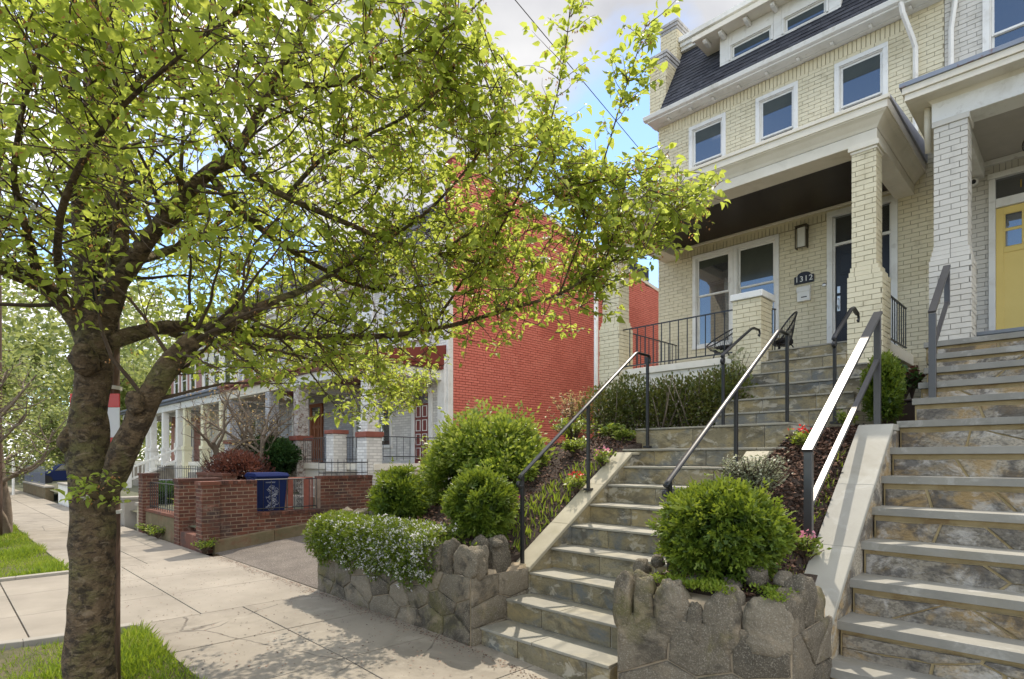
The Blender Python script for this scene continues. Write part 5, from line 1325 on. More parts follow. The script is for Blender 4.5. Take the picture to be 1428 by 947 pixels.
    mb = Mb(); mb.box(xl, xr-.02, yw-.33, yw-.002, 4.45, 4.59); mb.box(xl+.01, xr-.03, yw-.2, yw-.002, 4.33, 4.449); mk('cornice', mb, M_white, T, bevel=.01)
    return T
def W4(xr, y=2.6): return [(xr-1.3,xr-.55,2.7,4.0),(xr-2.45,xr-1.7,2.7,4.0),(xr-3.55,xr-2.85,2.7,4.0)]
far_house('white painted brick row house with maroon panelled door and a tall red side wall', -9.6, 4.0, M_whbrick, M_whbrick, M_offwhite, [(-9.80,'full',5.9),(-10.75,'ped',5.70),(-12.75,'peel',5.9)], -10.55, M_maroon, [(-12.35,-11.75,.3,1.45),(-13.45,-12.9,.25,1.45)]+W4(-9.7), 'white', side=True, roofm=M_maroon)
far_house('grey row house with varnished wood door behind a peeling brick pillar', -13.62, 3.8, M_gybrick, M_gybrick, M_offwhite, [(-14.35,'full',5.9),(-17.0,'full',5.9)], -15.55, M_orangewood, [(-17.1,-16.3,.25,1.45)]+W4(-13.7), 'old', roofm=M_maroon)
far_house('row house with pale yellow porch columns and a stroller on its porch', -17.44, 4.0, M_gybrick, M_ylbrick, M_ylbrick, [(-17.7,'post',5.9),(-19.3,'post',5.9),(-21.1,'post',5.9)], -18.4, M_slate, [(-20.9,-19.8,.2,1.4)]+W4(-17.5), 'cream')
far_house('white porch row house with a white stair balustrade, seen beside the leaning limb', -21.46, 4.0, M_offwhite, M_white, M_white, [(-21.9,'post',5.9),(-23.6,'post',5.9),(-25.2,'post',5.9)], -22.6, M_orangewood, [(-25.0,-24.0,.2,1.4)]+W4(-21.6), 'cream')
far_house('red brick row house farthest down the street behind the tree trunk', -25.5, 4.2, pm('far_red_brick', (.26,.09,.06), (.36,.14,.1), uvbrick=(.205,.068,.008,(.35,.3,.26))), M_white, M_white, [(-25.8,'post',5.9),(-29.4,'post',5.9)], -26.8, M_slate, [(-29.0,-28.0,.2,1.4)]+W4(-25.6), 'cream')
def wall_lamp():
    p = P(513, 570, Y=7.70); T = thing('wall_lantern', 'small dark lantern on the white porch wall left of the maroon door', 'wall lamp', (p[0], p[1], p[2]-.1))
    mb = Mb(); x, y, z = p; mb.box(x-.05, x+.05, y-.1, y-.02, z-.10, z-.085); mb.box(x-.055, x+.055, y-.105, y-.015, z+.06, z+.075)
    for a in (-.05, .04):
        for b in (-.1, -.03): mb.box(x+a, x+a+.01, y+b, y+b+.01, z-.084, z+.059)
    mb.lathe((x,y-.06,z+.076), [(.05,0),(.02,.04),(.0,.06)], n=8); mb.box(x-.015, x+.015, y-.03, y+.045, z+.09, z+.11)
    mk('cage', mb, M_black, T)
    mb = Mb(); mb.box(x-.032, x+.032, y-.085, y-.034, z-.084, z+.058); mk('lamp_glass', mb, M_frost, T)
wall_lamp()
fence_panel('iron railing between the two white posts in front of the maroon door', (-9.72+.0,6.2), (-9.72,7.6), .0, .43, 9, 'porch railings of the row houses', cat='railing')
fence_panel('iron railing right of the big white pillar in front of the lantern', (-10.95,5.98), (-10.12,5.98), -.05, .43, 7, 'porch railings of the row houses', cat='railing')
fence_panel('black iron railing between the peeling pillar and the white pedestal', (-12.65,5.98), (-11.4,5.98), -.05, .45, 14, 'porch railings of the row houses', cat='railing')
def stoop_rail():
    T = thing('stair_balustrade', 'white wooden stair balustrade descending from the white porch', 'railing', (-23, 5, -1.0))
    for zz in (0, -.38):
        mb = Mb(); mb.hexa([(-22.05,4.6,-.62+zz+.3),(-21.98,4.6,-.62+zz+.3),(-21.98,5.9,.28+zz),(-22.05,5.9,.28+zz),(-22.05,4.6,-.55+zz+.3),(-21.98,4.6,-.55+zz+.3),(-21.98,5.9,.35+zz),(-22.05,5.9,.35+zz)]); mk('rail', mb, M_white, T)
    for i in range(11):
        y = 4.65+i*.118; z = -.32+.9*(y-4.6)/1.3; mb = Mb(); mb.box(-22.03, -22.0, y, y+.03, z-.36, z); mk('baluster', mb, M_white, T)
    mb = Mb(); mb.box(-22.09,-21.94,4.45,4.6,-1.2,-.1); mk('newel_post', mb, M_white, T, bevel=.01)
stoop_rail()
def stroller():
    x, y, z = -17.75, 6.25, -.10
    T = thing('stroller', 'dark folded stroller parked on the yellow-columned porch', 'stroller', (x, y, z))
    for (dx, dy) in ((0,0),(-.3,.02),(-.15,.4)):
        mb = Mb(); mb.tube([(x+dx+.11*math.cos(t), y+dy, z+.11+.11*math.sin(t)) for t in fr(0, 2*math.pi, 16)], .016, n=6, cap=False); mb.tube([(x+dx-.11,y+dy,z+.11),(x+dx+.11,y+dy,z+.11)], .006, n=4); mk('wheel', mb, M_rubber, T)
    mb = Mb(); mb.tube([(x,y,z+.11),(x-.12,y+.1,z+.45),(x-.3,y+.2,z+.75)], .014); mb.tube([(x-.3,y,z+.11),(x-.1,y+.1,z+.6)], .014); mk('frame', mb, M_black, T)
    mb = Mb(); mb.rock((x-.15,y+.12,z+.45), (.16,.14,.2), pw=.8, rough=.15); mk('seat', mb, M_blackpaint, T, smooth=True)
stroller()
# low masonry and fences far down the pavement
def low_block(name, label, cat, x0, x1, y0, y1, z1, mat, cap=None):
    T = thing(name, label, cat, ((x0+x1)/2, (y0+y1)/2, gz(x0)))
    mb = Mb(); mb.box(x0, x1, y0, y1, gz(x0)-.2, z1); mk('block', mb, mat, T, bevel=.01)
    mb = Mb(); mb.box(x0-.03, x1+.03, y0-.03, y1+.03, z1+.0005, z1+.06); mk('cap', mb, cap or M_curb, T, bevel=.008)
low_block('stone_post', 'whitish stone gatepost with a round carved rosette left of the brick pier', 'gatepost', -13.45, -13.25, 2.9, 3.15, -.93, M_cheek)
low_block('stone_post', 'plain grey concrete stair cheek beyond the carved gatepost', 'gatepost', -14.9, -14.5, 2.9, 3.4, -.88, M_curb)
low_block('white_wall', 'low white painted block wall beside the pavement behind the main trunk', 'wall', -23.5, -20.0, 2.9, 3.1, -.82, M_white)
low_block('retaining_wall', 'low brown brick retaining wall at the far end of the pavement', 'wall', -33.5, -26.5, 2.9, 3.15, -1.05, M_mossbrick)
fence_panel('grey-blue iron fence at the far end of the pavement', (-34,3.0), (-27.5,3.0), -.98, -.30, 40, 'far iron fences', M_slate)
fence_panel('grey iron stair rail beside the carved gatepost', (-14.2,3.1), (-13.6,4.3), -1.1, -.45, 8, 'far iron fences', M_slate)
mb = Mb(); p = P(57, 660, X=-30); mb.tube([(p[0],2.3,gz(-30)),(p[0],2.3,-.05)], .045, n=10); mb.lathe((p[0],2.3,-.05), [(.05,0),(.06,.02),(.0,.07)], n=10); mk('bollard_post', mb, M_white, label='slim white post at the far end of the pavement', cat='post')
def car():
    x, y, z = -40.5, 5.6, gz(-40)+.02
    T = thing('parked_car', 'dark blue car parked far off behind the end of the pavement', 'car', (x, y, z))
    L, Wd = 1.75, .75
    mb = Mb(); prof = [(-1.9,.22),(-1.92,.5),(-1.75,.66),(-1.0,.74),(-.6,1.13),(.75,1.16),(1.25,.80),(1.85,.72),(1.93,.45),(1.9,.22)]
    mb.prism([(x-Wd, y+a, z+b) for a, b in prof][::-1], (2*Wd,0,0)); mk('body', mb, M_bluebin, T, bevel=.06)
    mb = Mb(); mb.prism([(x-Wd-.004, y+a, z+b) for a, b in [(-.85,.78),(-.55,1.08),(.7,1.10),(1.05,.82)]][::-1], (2*Wd+.008,0,0)); mk('window', mb, M_glass, T)
    for a in (-1.2, 1.2):
        for s in (-1, 1):
            mb = Mb(); mb.tube([(x+s*(Wd-.1), y+a, z+.27), (x+s*(Wd+.02), y+a, z+.27)], .27, n=18); mk('wheel', mb, M_rubber, T)
car()
# ================================================================= poles
def street_pole():
    x, y = -4.463, .769
    T = thing('utility_pole', 'reddish wooden utility pole directly behind the cherry trunk with metal straps', 'utility pole', (x, y, gz(x)))
    mb = Mb(); mb.tube([(x, y, gz(x)-.1+k*.5) for k in range(18)], [.105-.0012*k for k in range(18)], n=18, wob=.03); mk('pole', mb, M_pole, T, smooth=True)
    for z in (-.35+.0, .1, .44, .72, .95):
        mb = Mb(); mb.tube([(x,y,z),(x,y,z+.022)], .112, n=18); mk('strap', mb, M_signwhite, T)
    mb = Mb(); mb.tube([(x+.095,y-.05,-1.5),(x+.093,y-.05,1.6),(x+.088,y-.05,6.8)], .02, n=8); mk('cable_guard', mb, M_rubber, T, smooth=True)
    for z, w in ((6.3, .9), (5.75, .7)):
        mb = Mb(); mb.box(x-.05, x+.05, y-w, y+w, z, z+.09); mk('crossarm', mb, M_pole, T)
    # reflective hazard board
    T2 = thing('hazard_board', 'red and white reflective board fixed to the wooden pole, half hidden by the trunk', 'sign', (x, y, .05))
    c = P(132, 587, d=3.62); r_ = Vector((RX, RY, 0)); w = .155
    def bd(z0, z1, m, nm):
        mb = Mb(); a = Vector((c[0], c[1], 0))-r_*w; b = Vector((c[0], c[1], 0))+r_*w; n = Vector((VX, VY, 0))*.006
        mb.hexa([(a.x,a.y,z0),(b.x,b.y,z0),(b.x+n.x,b.y+n.y,z0),(a.x+n.x,a.y+n.y,z0),(a.x,a.y,z1),(b.x,b.y,z1),(b.x+n.x,b.y+n.y,z1),(a.x+n.x,a.y+n.y,z1)]); mk(nm, mb, m, T2, bevel=.002)
    zt = lambda v: (CV-v)/FPX*3.62
    bd(zt(568), zt(549), M_signred, 'red_band'); bd(zt(610), zt(568.2), M_signwhite, 'white_band'); bd(zt(625), zt(610.2), M_signred, 'red_band')
street_pole()
def far_pole():
    p = P(2, 640, Z=-1.0, ) if False else (-13.6, .42, 0)
    T = thing('utility_pole', 'brown wooden utility pole at the very left edge of the picture', 'utility pole', (p[0], p[1], gz(p[0])))
    x, y = p[0], p[1]+.35
    mb = Mb(); mb.tube([(x, y, gz(x)-.1+k*.7) for k in range(17)], [.13-.0018*k for k in range(17)], n=14, wob=.03); mk('pole', mb, M_pole, T, smooth=True)
    for z, w in ((8.4, 1.1), (7.6, .9), (4.2,.5)):
        mb = Mb(); mb.box(x-.9*w, x+.9*w, y-.05, y+.05, z, z+.1); mk('crossarm', mb, M_pole, T)
    T.location.x += 0
far_pole()
# ================================================================= shrubs and flowers
def clumps(n, c, rad, nc, rc, amp=.12, ph=1., f=4., zmin=-.8):
    # foliage gathered in rounded tufts over the surface of a lumpy ellipsoid
    q, d = bush_points(nc, c, rad, amp=amp, shell=.22, ph=ph, zmin=zmin, f=f); k = nrg.integers(0, len(q), n)
    o = nrg.normal(0, 1, (n, 3)); o /= np.linalg.norm(o, axis=1)[:,None]; o = o+d[k]*.55; rr = rc*nrg.uniform(.55, 1.45, len(q))[k]*nrg.uniform(.35, 1., n)
    p = q[k]+o*rr[:,None]; dr = o+nrg.normal(0, .35, o.shape)
    r = .30+.30*(np.sum(o*d[k], axis=1)-.3)+.22*(nrg.random(len(q))[k]-.5)+.12*d[k][:,2]+nrg.normal(0, .1, n)  # shade in the gaps between tufts is put into the leaf colour
    return p, dr, d[k], np.clip(r, 0, 1)

def shrub(name, label, cat, c, rad, n, size, mat, shape='small', amp=.12, core=True, ph=1., up=.55, zmin=-.85, shell=.4, group=None, stem=True, width=1., jit=.35, coremat=None, f=4., tuft=None, stray=0):
    T = thing(name, label, cat, (c[0], c[1], c[2]-rad[2]), group=group)
    p, d = bush_points(n, c, rad, amp=amp, shell=shell, ph=ph, zmin=zmin, f=f)
    dr = d+nrg.normal(0, jit, d.shape); dr[:,2] += up
    lm = lump(d, ph*3, f*2.6)
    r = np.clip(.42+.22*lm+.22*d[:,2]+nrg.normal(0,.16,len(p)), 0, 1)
    if tuft: p, dr, d, r = clumps(n, c, rad, tuft[0], tuft[1], amp, ph, f, zmin); dr = dr+np.array([0,0,up*.4])
    leaves('foliage', p, dr, size*nrg.uniform(.6, 1.35, len(p)), mat, T, shape=shape, rnd=r, width=width, up=d+nrg.normal(0,.4,d.shape))
    if core:
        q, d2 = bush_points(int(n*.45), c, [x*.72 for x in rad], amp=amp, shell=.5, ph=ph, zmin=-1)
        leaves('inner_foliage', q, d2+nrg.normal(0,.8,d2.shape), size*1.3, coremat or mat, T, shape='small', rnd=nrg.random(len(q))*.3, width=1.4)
    if stray:                                    # shoots that escape the clipped outline
        sp, sd, mb = [], [], Mb()
        q, d3 = bush_points(stray, c, [x*.97 for x in rad], amp=amp, shell=.02, ph=ph, zmin=-.1)
        for a, b in zip(q, d3):
            L = rng.uniform(.05, .17)*max(rad)/.4; e = (a[0]+b[0]*L, a[1]+b[1]*L, a[2]+b[2]*L+L*.5)
            for k in range(9): t = rng.random()*1.05; sp.append([a[j]+(e[j]-a[j])*t for j in range(3)]); sd.append([b[0]+rng.gauss(0,.8), b[1]+rng.gauss(0,.8), .5+rng.gauss(0,.5)])
        leaves('foliage', sp, sd, size*nrg.uniform(.6, 1.2, len(sp)), mat, T, shape=shape, rnd=nrg.uniform(.5, 1, len(sp)))
    if stem:
        mb = Mb()
        for k in range(6):
            a = rng.random()*6.28; e = (c[0]+rad[0]*.55*math.cos(a), c[1]+rad[1]*.55*math.sin(a), c[2]+rad[2]*.3*rng.random())
            b = (c[0]+rng.uniform(-.03,.03), c[1]+rng.uniform(-.03,.03), c[2]-rad[2]-.03)
            mb.tube([b, ((b[0]+e[0])/2, (b[1]+e[1])/2, (b[2]*.6+e[2]*.4)), e], [.014,.01,.004], n=6)
        mk('stem', mb, M_twig, T, smooth=True)
    return T
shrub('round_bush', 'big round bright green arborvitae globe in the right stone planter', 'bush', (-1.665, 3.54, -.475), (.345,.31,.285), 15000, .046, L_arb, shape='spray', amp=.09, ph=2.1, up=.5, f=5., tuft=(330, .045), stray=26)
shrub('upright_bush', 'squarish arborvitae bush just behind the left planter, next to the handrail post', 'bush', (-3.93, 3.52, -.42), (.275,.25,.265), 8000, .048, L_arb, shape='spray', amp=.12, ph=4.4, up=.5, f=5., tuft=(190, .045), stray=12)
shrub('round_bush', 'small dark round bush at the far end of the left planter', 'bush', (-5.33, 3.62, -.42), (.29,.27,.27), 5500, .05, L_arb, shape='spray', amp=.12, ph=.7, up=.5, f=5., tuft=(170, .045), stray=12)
def euonymus():
    T = shrub('leafy_shrub', 'large loose light green shrub spreading in front of the red wall', 'shrub', (-5.15, 4.75, -.02), (.70,.55,.42), 9000, .06, L_euon, amp=.22, ph=3.3, up=.5, jit=.6, zmin=-.5, tuft=(150, .12), stray=70)
    for (dx, dy, dz, r) in ((-.42,-.1,-.15,.38),(.5,-.3,-.18,.36),(.05,.2,.12,.42),(-.2,-.4,-.28,.34)):
        p, dr, d, rr = clumps(3400, (-5.15+dx, 4.75+dy, -.02+dz), (r,r,r*.85), 60, .10, .22, dx*7)
        leaves('foliage', p, dr+np.array([0,0,.3]), .055*nrg.uniform(.6,1.3,len(p)), L_euon, T, shape='small', rnd=rr+.1)
euonymus()
def hedge():
    T = thing('azalea_hedge', 'bronze-green clipped azalea hedge in front of the cream porch parapet', 'hedge', (-4.2, 6.95, .3))
    P_, D_ = [], []
    for i in range(9):
        x = -5.05+i*.25+rng.uniform(-.05,.05); r = rng.uniform(.26,.34)
        p, d = bush_points(1900, (x, 6.92+rng.uniform(-.08,.08), .70+rng.uniform(-.05,.06)), (r, .34, .40), amp=.2, shell=.7, ph=i*1.7); P_.append(p); D_.append(d)
    p = np.concatenate(P_); d = np.concatenate(D_); dr = d+nrg.normal(0,.6,d.shape); dr[:,2] += .5
    leaves('foliage', p, dr, .05*nrg.uniform(.6,1.3,len(p)), L_hedge, T, shape='small', rnd=np.clip(.45+.3*lump(p*3,1.,3.)+nrg.normal(0,.2,len(p)),0,1))
    mb = Mb()
    for i in range(34):
        x = rng.uniform(-5.1,-3.2); y = rng.uniform(6.65,7.1); z = .28
        e = (x+rng.uniform(-.25,.25), y+rng.uniform(-.25,.1), .95+rng.uniform(-.1,.2)); mb.tube([(x,y,z), ((x+e[0])/2+rng.uniform(-.05,.05), (y+e[1])/2, .6), e], [.011,.008,.003], n=5)
    mk('stem', mb, M_greybark, T, smooth=True)
hedge()
def wispy(name, label, cat, base, h, spread, n, mat, size, group=None, nl=14, shape='small', stemm=None):
    """a multi-stemmed plant with leaves along its stems"""
    T = thing(name, label, cat, base, group=group); mb = Mb(); pos, dr = [], []
    for i in range(n):
        a = rng.random()*6.283; s = spread*math.sqrt(rng.random()); hh = h*rng.uniform(.6, 1.05)
        e = (base[0]+s*math.cos(a), base[1]+s*math.sin(a), base[2]+hh); m_ = ((base[0]*.55+e[0]*.45), base[1]*.55+e[1]*.45, base[2]+hh*.6)
        mb.tube([base, m_, e], [.006,.004,.002], n=4)
        for k in range(nl):
            t = .25+.75*rng.random(); q = [m_[j]+(e[j]-m_[j])*(t-.25)/.75 if t > .25 else base[j] for j in range(3)]
            pos.append([q[0]+rng.gauss(0,.015), q[1]+rng.gauss(0,.015), q[2]+rng.gauss(0,.015)]); aa = rng.random()*6.283; dr.append([math.cos(aa), math.sin(aa), rng.uniform(-.1,.9)])
    mk('stem', mb, stemm or M_twig, T)
    leaves('foliage', pos, dr, size*nrg.uniform(.6,1.3,len(pos)), mat, T, shape=shape)
    return T
wispy('spring_shrub', 'airy shrub with pinkish tan new leaves against the foot of the red wall', 'shrub', (-5.55, 6.9, .25), .75, .45, 60, L_tan, .05)
wispy('spring_shrub', 'low yellow-green shrub between the red wall and the azalea hedge', 'shrub', (-5.0, 6.2, .15), .42, .4, 60, L_euon, .05)
wispy('pale_leaf_shrub', 'cream-edged broad-leaved shrub sticking up at the right end of the azalea hedge', 'shrub', (-3.22, 7.05, .4), .95, .28, 26, L_varieg, .085, nl=9)
wispy('silver_shrub', 'silvery grey-green dwarf shrub beside the right coping of the steps', 'shrub', (-1.74, 4.22, -.36), .36, .24, 170, L_silver, .028, nl=22)
wispy('silver_shrub', 'small dry silver tuft on the mulch right of the round bush', 'shrub', (-1.52, 3.95, -.50), .14, .1, 40, L_silver, .025, nl=10)
shrub('young_conifer', 'bright green feathery young conifer below the right cream pillar', 'conifer', (-1.42, 6.45, .66), (.17,.17,.34), 4200, .04, L_arb, shape='spray', amp=.18, ph=6., up=1.0, shell=.7, jit=.5)
wispy('mulch_sprout', 'little green sprout between the steps and the young conifer', 'plant', (-1.66, 6.2, .28), .16, .10, 26, L_euon, .035)
def potted():
    x, y, z = -1.40, 7.25, .36
    T = thing('planter_pot', 'dark brown rectangular pot beside the yellow door steps', 'plant pot', (x, y, z)); mb = Mb(); mb.hexa([(x-.17,y-.12,z),(x+.14,y-.12,z),(x+.14,y+.1,z),(x-.17,y+.1,z),(x-.20,y-.14,z+.23),(x+.17,y-.14,z+.23),(x+.17,y+.12,z+.23),(x-.20,y+.12,z+.23)]); mk('pot', mb, M_pot, T, bevel=.01)
    mb = Mb(); mb.box(x-.215, x+.185, y-.155, y+.135, z+.231, z+.255); mk('rim', mb, M_pot, T, bevel=.006)
    wispy('potted_coleus', 'red and green leafy plant growing in the brown pot', 'plant', (x, y, z+.24), .30, .17, 26, L_dark, .07, nl=9)
    wispy('red_leaf_plant', 'dark red leaved plant rising behind the green leaves in the brown pot', 'plant', (x+.06, y+.03, z+.26), .34, .10, 14, L_maroon, .075, nl=8)
potted()
FL = [((718,672),3.95,L_mag,'magenta flowering plant nearest the left handrail post'), ((803,655),4.55,L_redfl,'red flowering plant left of the middle handrail post'), ((842,645),4.95,L_pink,'pale pink flowers beside the top of the left coping'),
      ((1118,615),5.25,L_redfl,'red flower on green leaves at the right end of the landing block'), ((1125,662),4.3,L_pink,'pink flowers on the mulch between silver shrub and steel rail')]
for (uv, Y, m_, lab) in FL:
    p = P(uv[0], uv[1], Y=Y); zf = bed_left_z if p[0] < -3 else bed_right_z; b = (p[0], p[1], zf(p[0], p[1]))
    T = wispy('flowering_plant', lab, 'flower', b, .17, .12, 22, L_euon, .045, group='bedding flowers', nl=8)
    c = np.array(b)+np.array([0,0,.19]); pos = c+nrg.normal(0,1,(26,3))*np.array([.035,.035,.018]); leaves('blossom', pos, nrg.normal(0,1,(26,3))+np.array([0,0,.6]), .03, m_, T, shape='petal')
for (u, v, Y, s, lab) in ((872,603,5.6,.13,'leafy green clump in front of the landing block'), (855,590,6.0,.15,'glossy green clump between red flowers and azalea hedge'), (800,612,5.2,.15,'green clump behind the red flowers on the slope'), (745,640,4.9,.16,'green clump under the big light green shrub')):
    p = P(u, v, Y=Y); wispy('leafy_clump', lab, 'plant', (p[0], p[1], bed_left_z(p[0], p[1])), s*1.2, s, 50, L_euon, .05, nl=10)
def shoots(label, n, x0, x1, y0, y1, zf, h, seed):
    x = nrg.uniform(x0, x1, n); y = nrg.uniform(y0, y1, n); z = np.array([zf(a, b) for a, b in zip(x, y)])-.01
    d = np.stack([nrg.normal(0,.35,n), nrg.normal(0,.35,n), np.ones(n)], 1); side = nrg.normal(0,1,(n,3)); side[:,2] = 0
    leaves('spring_shoots', np.stack([x,y,z],1), d, h*nrg.uniform(.6,1.2,n), L_lime, shape='blade', up=side, roll=.1, width=1.9, kind='stuff')
shoots('', 400, -3.98, -3.63, 3.55, 5.0, bed_left_z, .10, 1)
shoots('', 150, -1.50, -1.40, 3.5, 5.3, bed_right_z, .07, 2)
def mat_plants(name, n, x0, x1, y0, y1, z, m_, size, thick=.03):
    x = nrg.uniform(x0, x1, n); y = nrg.uniform(y0, y1, n); zz = z+nrg.uniform(0, thick, n)+.012*np.sin(x*21)*np.sin(y*19)
    d = nrg.normal(0,1,(n,3)); d[:,2] = np.abs(d[:,2])+.3
    k = np.sin(x*13+y*9)+np.sin(x*31-y*23)*.8+np.sin(x*7.7+2)+nrg.normal(0,.35,n); q = k > -.25; x, y, zz, d = x[q], y[q], zz[q], d[q]
    leaves(name, np.stack([x,y,zz],1), d, size*nrg.uniform(.5,1.4,len(x)), m_, shape='small', kind='stuff')
mat_plants('stonecrop', 5600, -1.98, -1.15, 3.13, 3.42, -.765, L_lime, .022, .04)
mat_plants('stonecrop', 1500, -4.15, -3.55, 3.12, 3.28, -.74, L_lime, .024, .04)
def candytuft():
    T = thing('trailing_candytuft', 'mass of white-flowered trailing plants hanging over the front of the left planter', 'plant', (-4.9, 2.95, -1.15))
    P_, D_ = [], []
    for i in range(20):
        x = -5.88+i*.105; low = .10*math.sin(i*1.3)+.05*math.sin(i*2.9)
        if x > -3.98: continue
        dep = .30+low*.5+.06*rng.random()
        for (cy, cz, ry, rz, n) in ((3.10,-.67,.24,.09,700),(2.93,-.69-dep*.45,.12,dep*.62,1150)):
            p, d = bush_points(n, (x+rng.uniform(-.03,.03), cy, cz), (.13,ry,rz), amp=.2, shell=.5, ph=i); P_.append(p); D_.append(d)
    p = np.concatenate(P_); d = np.concatenate(D_); keep = (p[:,1] < 3.4); p = p[keep]; d = d[keep]
    dr = d+nrg.normal(0,.6,d.shape); dr[:,2] += .2
    leaves('foliage', p, dr, .036*nrg.uniform(.6,1.3,len(p)), L_arb, T, shape='small', rnd=np.clip(.5+.2*d[:,2]+nrg.normal(0,.2,len(p)),0,1), width=.8)
    k = nrg.random(len(p)); wgt = np.clip((p[:,0]+5.8)/1.3, .06, 1)*.10; sel = (k < wgt) & ((d[:,1] < .1) | (d[:,2] > .2))
    q = p[sel]+d[sel]*.016
    q = np.repeat(q, 4, axis=0)+nrg.normal(0,.008,(len(q)*4,3)); dd = nrg.normal(0,1,q.shape)+np.array([0,-.7,.6])
    leaves('blossom', q, dd, .021, L_white, T, shape='petal', kind='stuff')
candytuft()
for (lab, b, n) in (('weeds growing at the foot of the corner brick pier', (-9.26,2.86,-1.4), 30), ('weeds at the foot of the mossy front wall', (-11.6,2.82,-1.4), 34), ('second tuft of weeds along the mossy wall, nearer the white gatepost', (-12.2,2.82,-1.4), 24)):
    wispy('weed_tuft', lab, 'plant', b, .20, .22, n, L_grass, .05, group='weeds along the brick walls', nl=8)
wispy('hosta_clump', 'green plants behind the iron fence panel on the mossy wall', 'plant', (-11.3,3.3,-.95), .25, .4, 70, L_euon, .06, nl=8)
shrub('evergreen_shrub', 'dark green shrub against the grey house behind the blue bin', 'shrub', (-13.2,5.5,.05), (.85,.5,.42), 7000, .07, L_dark, amp=.2, ph=1.9, coremat=L_dark)
shrub('barberry_bush', 'brownish purple twiggy bush behind the corner brick pier', 'shrub', (-12.3,4.4,-.25), (.95,.5,.42), 6500, .055, L_maroon, amp=.25, ph=5., shell=.8, coremat=L_maroon)
wispy('barberry_twigs', 'thin purple twigs left of the brownish purple bush', 'shrub', (-13.3,4.3,-.6), .8, .5, 60, L_maroon, .04, nl=4)
shrub('box_hedge', 'clipped green hedge beyond the carved gatepost', 'hedge', (-15.4,3.9,-.85), (.9,.35,.3), 5000, .06, L_dark, amp=.08, ph=2.)

# ================================================================= trees
def grow(mb, start, dirv, length, r0, rng_, up=.15, jit=.25, n=5, out=None, taper=.25):
    p = Vector(start); d = Vector(dirv).normalized(); pts = [p.copy()]; rad = [r0]
    for i in range(n):
        d = (d+Vector((rng_.gauss(0,jit), rng_.gauss(0,jit), rng_.gauss(0,jit)+up*.3))).normalized()
        p = p+d*(length/n); pts.append(p.copy()); rad.append(r0*(1-(1-taper)*(i+1)/n))
    mb.tube(pts, rad, n=5 if r0 < .02 else 8, cap=False)
    return pts, d

def far_tree(label, base, h, r, n, mat, size, trunkm=None, group='trees down the street', bare=0, stems=1, name='street_tree', spread=.5):
    T = thing(name, label, 'tree', base, group=group); rg = random.Random(int(abs(base[0])*37+abs(base[1])*11)); mb = Mb(); ends = []
    for s in range(stems):
        a = rg.random()*6.28; d0 = Vector((spread*math.cos(a)*(stems > 1), spread*math.sin(a)*(stems > 1), 1))
        pts, d = grow(mb, base, d0, h*.45, r, rg, .1, .10, 6, taper=.65)
        for k in range(6):
            q = pts[rg.choice((3,4,5,6))]; a = rg.random()*6.28
            p2, d2 = grow(mb, q, Vector((math.cos(a), math.sin(a), rg.uniform(.35,1.2))), h*rg.uniform(.3,.5), r*.45, rg, .25, .18, 6)
            for k2 in range(5):
                q2 = p2[rg.choice((2,3,4,5))]; p3, d3 = grow(mb, q2, Vector((rg.gauss(0,1), rg.gauss(0,1), rg.uniform(0,1.1))), h*rg.uniform(.12,.26), r*.16, rg, .2, .22, 5); ends += p3[1:]
                for k3 in range(3): p4, _ = grow(mb, rg.choice(p3[1:]), Vector((rg.gauss(0,1), rg.gauss(0,1), rg.uniform(-.2,1))), h*.1, r*.06, rg, .1, .25, 4); ends += p4[1:]
            ends += p2[3:]
    mk('trunk', mb, trunkm or M_greybark, T, smooth=True)
    if n:
        e = np.array([tuple(x) for x in ends]); idx = nrg.integers(0, len(e), n); p = e[idx]+nrg.normal(0, h*.035, (n,3)); d = nrg.normal(0,1,(n,3)); d[:,2] += .1
        leaves('crown', p, d, size*nrg.uniform(.6,1.3,n), mat, T, shape='small', rnd=np.clip(.5+.3*lump(p*1.2,2.,2.)+nrg.normal(0,.18,n),0,1), width=1.5)
    return T
far_tree('slender multi-stemmed street tree with sparse young leaves at the left edge', (-14.4, 1.0, gz(-14)), 4.4, .10, 2600, L_far, .06, stems=3, spread=.35)
far_tree('bare spring tree with a few tan leaves behind the corner brick pier', (-13.6, 4.9, -.75), 2.9, .085, 420, L_tan, .045, stems=2, group='small bare trees in the brick garden', name='garden_tree', spread=.5)
far_tree('second bare spring tree, right of the first, above the blue bin', (-12.9, 5.1, -.70), 2.7, .075, 300, L_tan, .045, stems=2, group='small bare trees in the brick garden', name='garden_tree', spread=.3)
k = 0
for (x, y, h, lab) in ((-38,.9,8,'light green street tree straight behind the end of the pavement'), (-46,7.5,11,'tall light green tree beyond the last row house'), (-30,-.2,7,'hazy twiggy street tree between the slender tree and the trunk'), (-52,-3,12,'tall far tree closing the street on the left'), (-33.5,4.6,4.4,'low dense tree above the far retaining wall'), (-60,3,13,'farthest pale green tree in the middle of the street view')):
    far_tree(lab, (x, y, gz(x)), h, h*.022, 6500, L_far, h*.026, group='trees down the street', name='street_tree')
def treeline(n=66000):
    x = nrg.uniform(-95, -48, n); y = nrg.uniform(-26, 22, n); top = 15+3*np.sin(x*.31)+2.5*np.sin(y*.5)+1.5*np.sin(x*.9+y)
    z = -1.5+(top+1.5)*nrg.random(n)**.8; d = nrg.normal(0,1,(n,3))
    leaves('distant_trees', np.stack([x,y,z],1), d, nrg.uniform(.25,.6,n), L_far, shape='small', rnd=np.clip(.45+.3*lump(np.stack([x,y,z],1)*.5,1.,2.)+nrg.normal(0,.2,n),0,1), width=1.6, kind='stuff')
treeline()

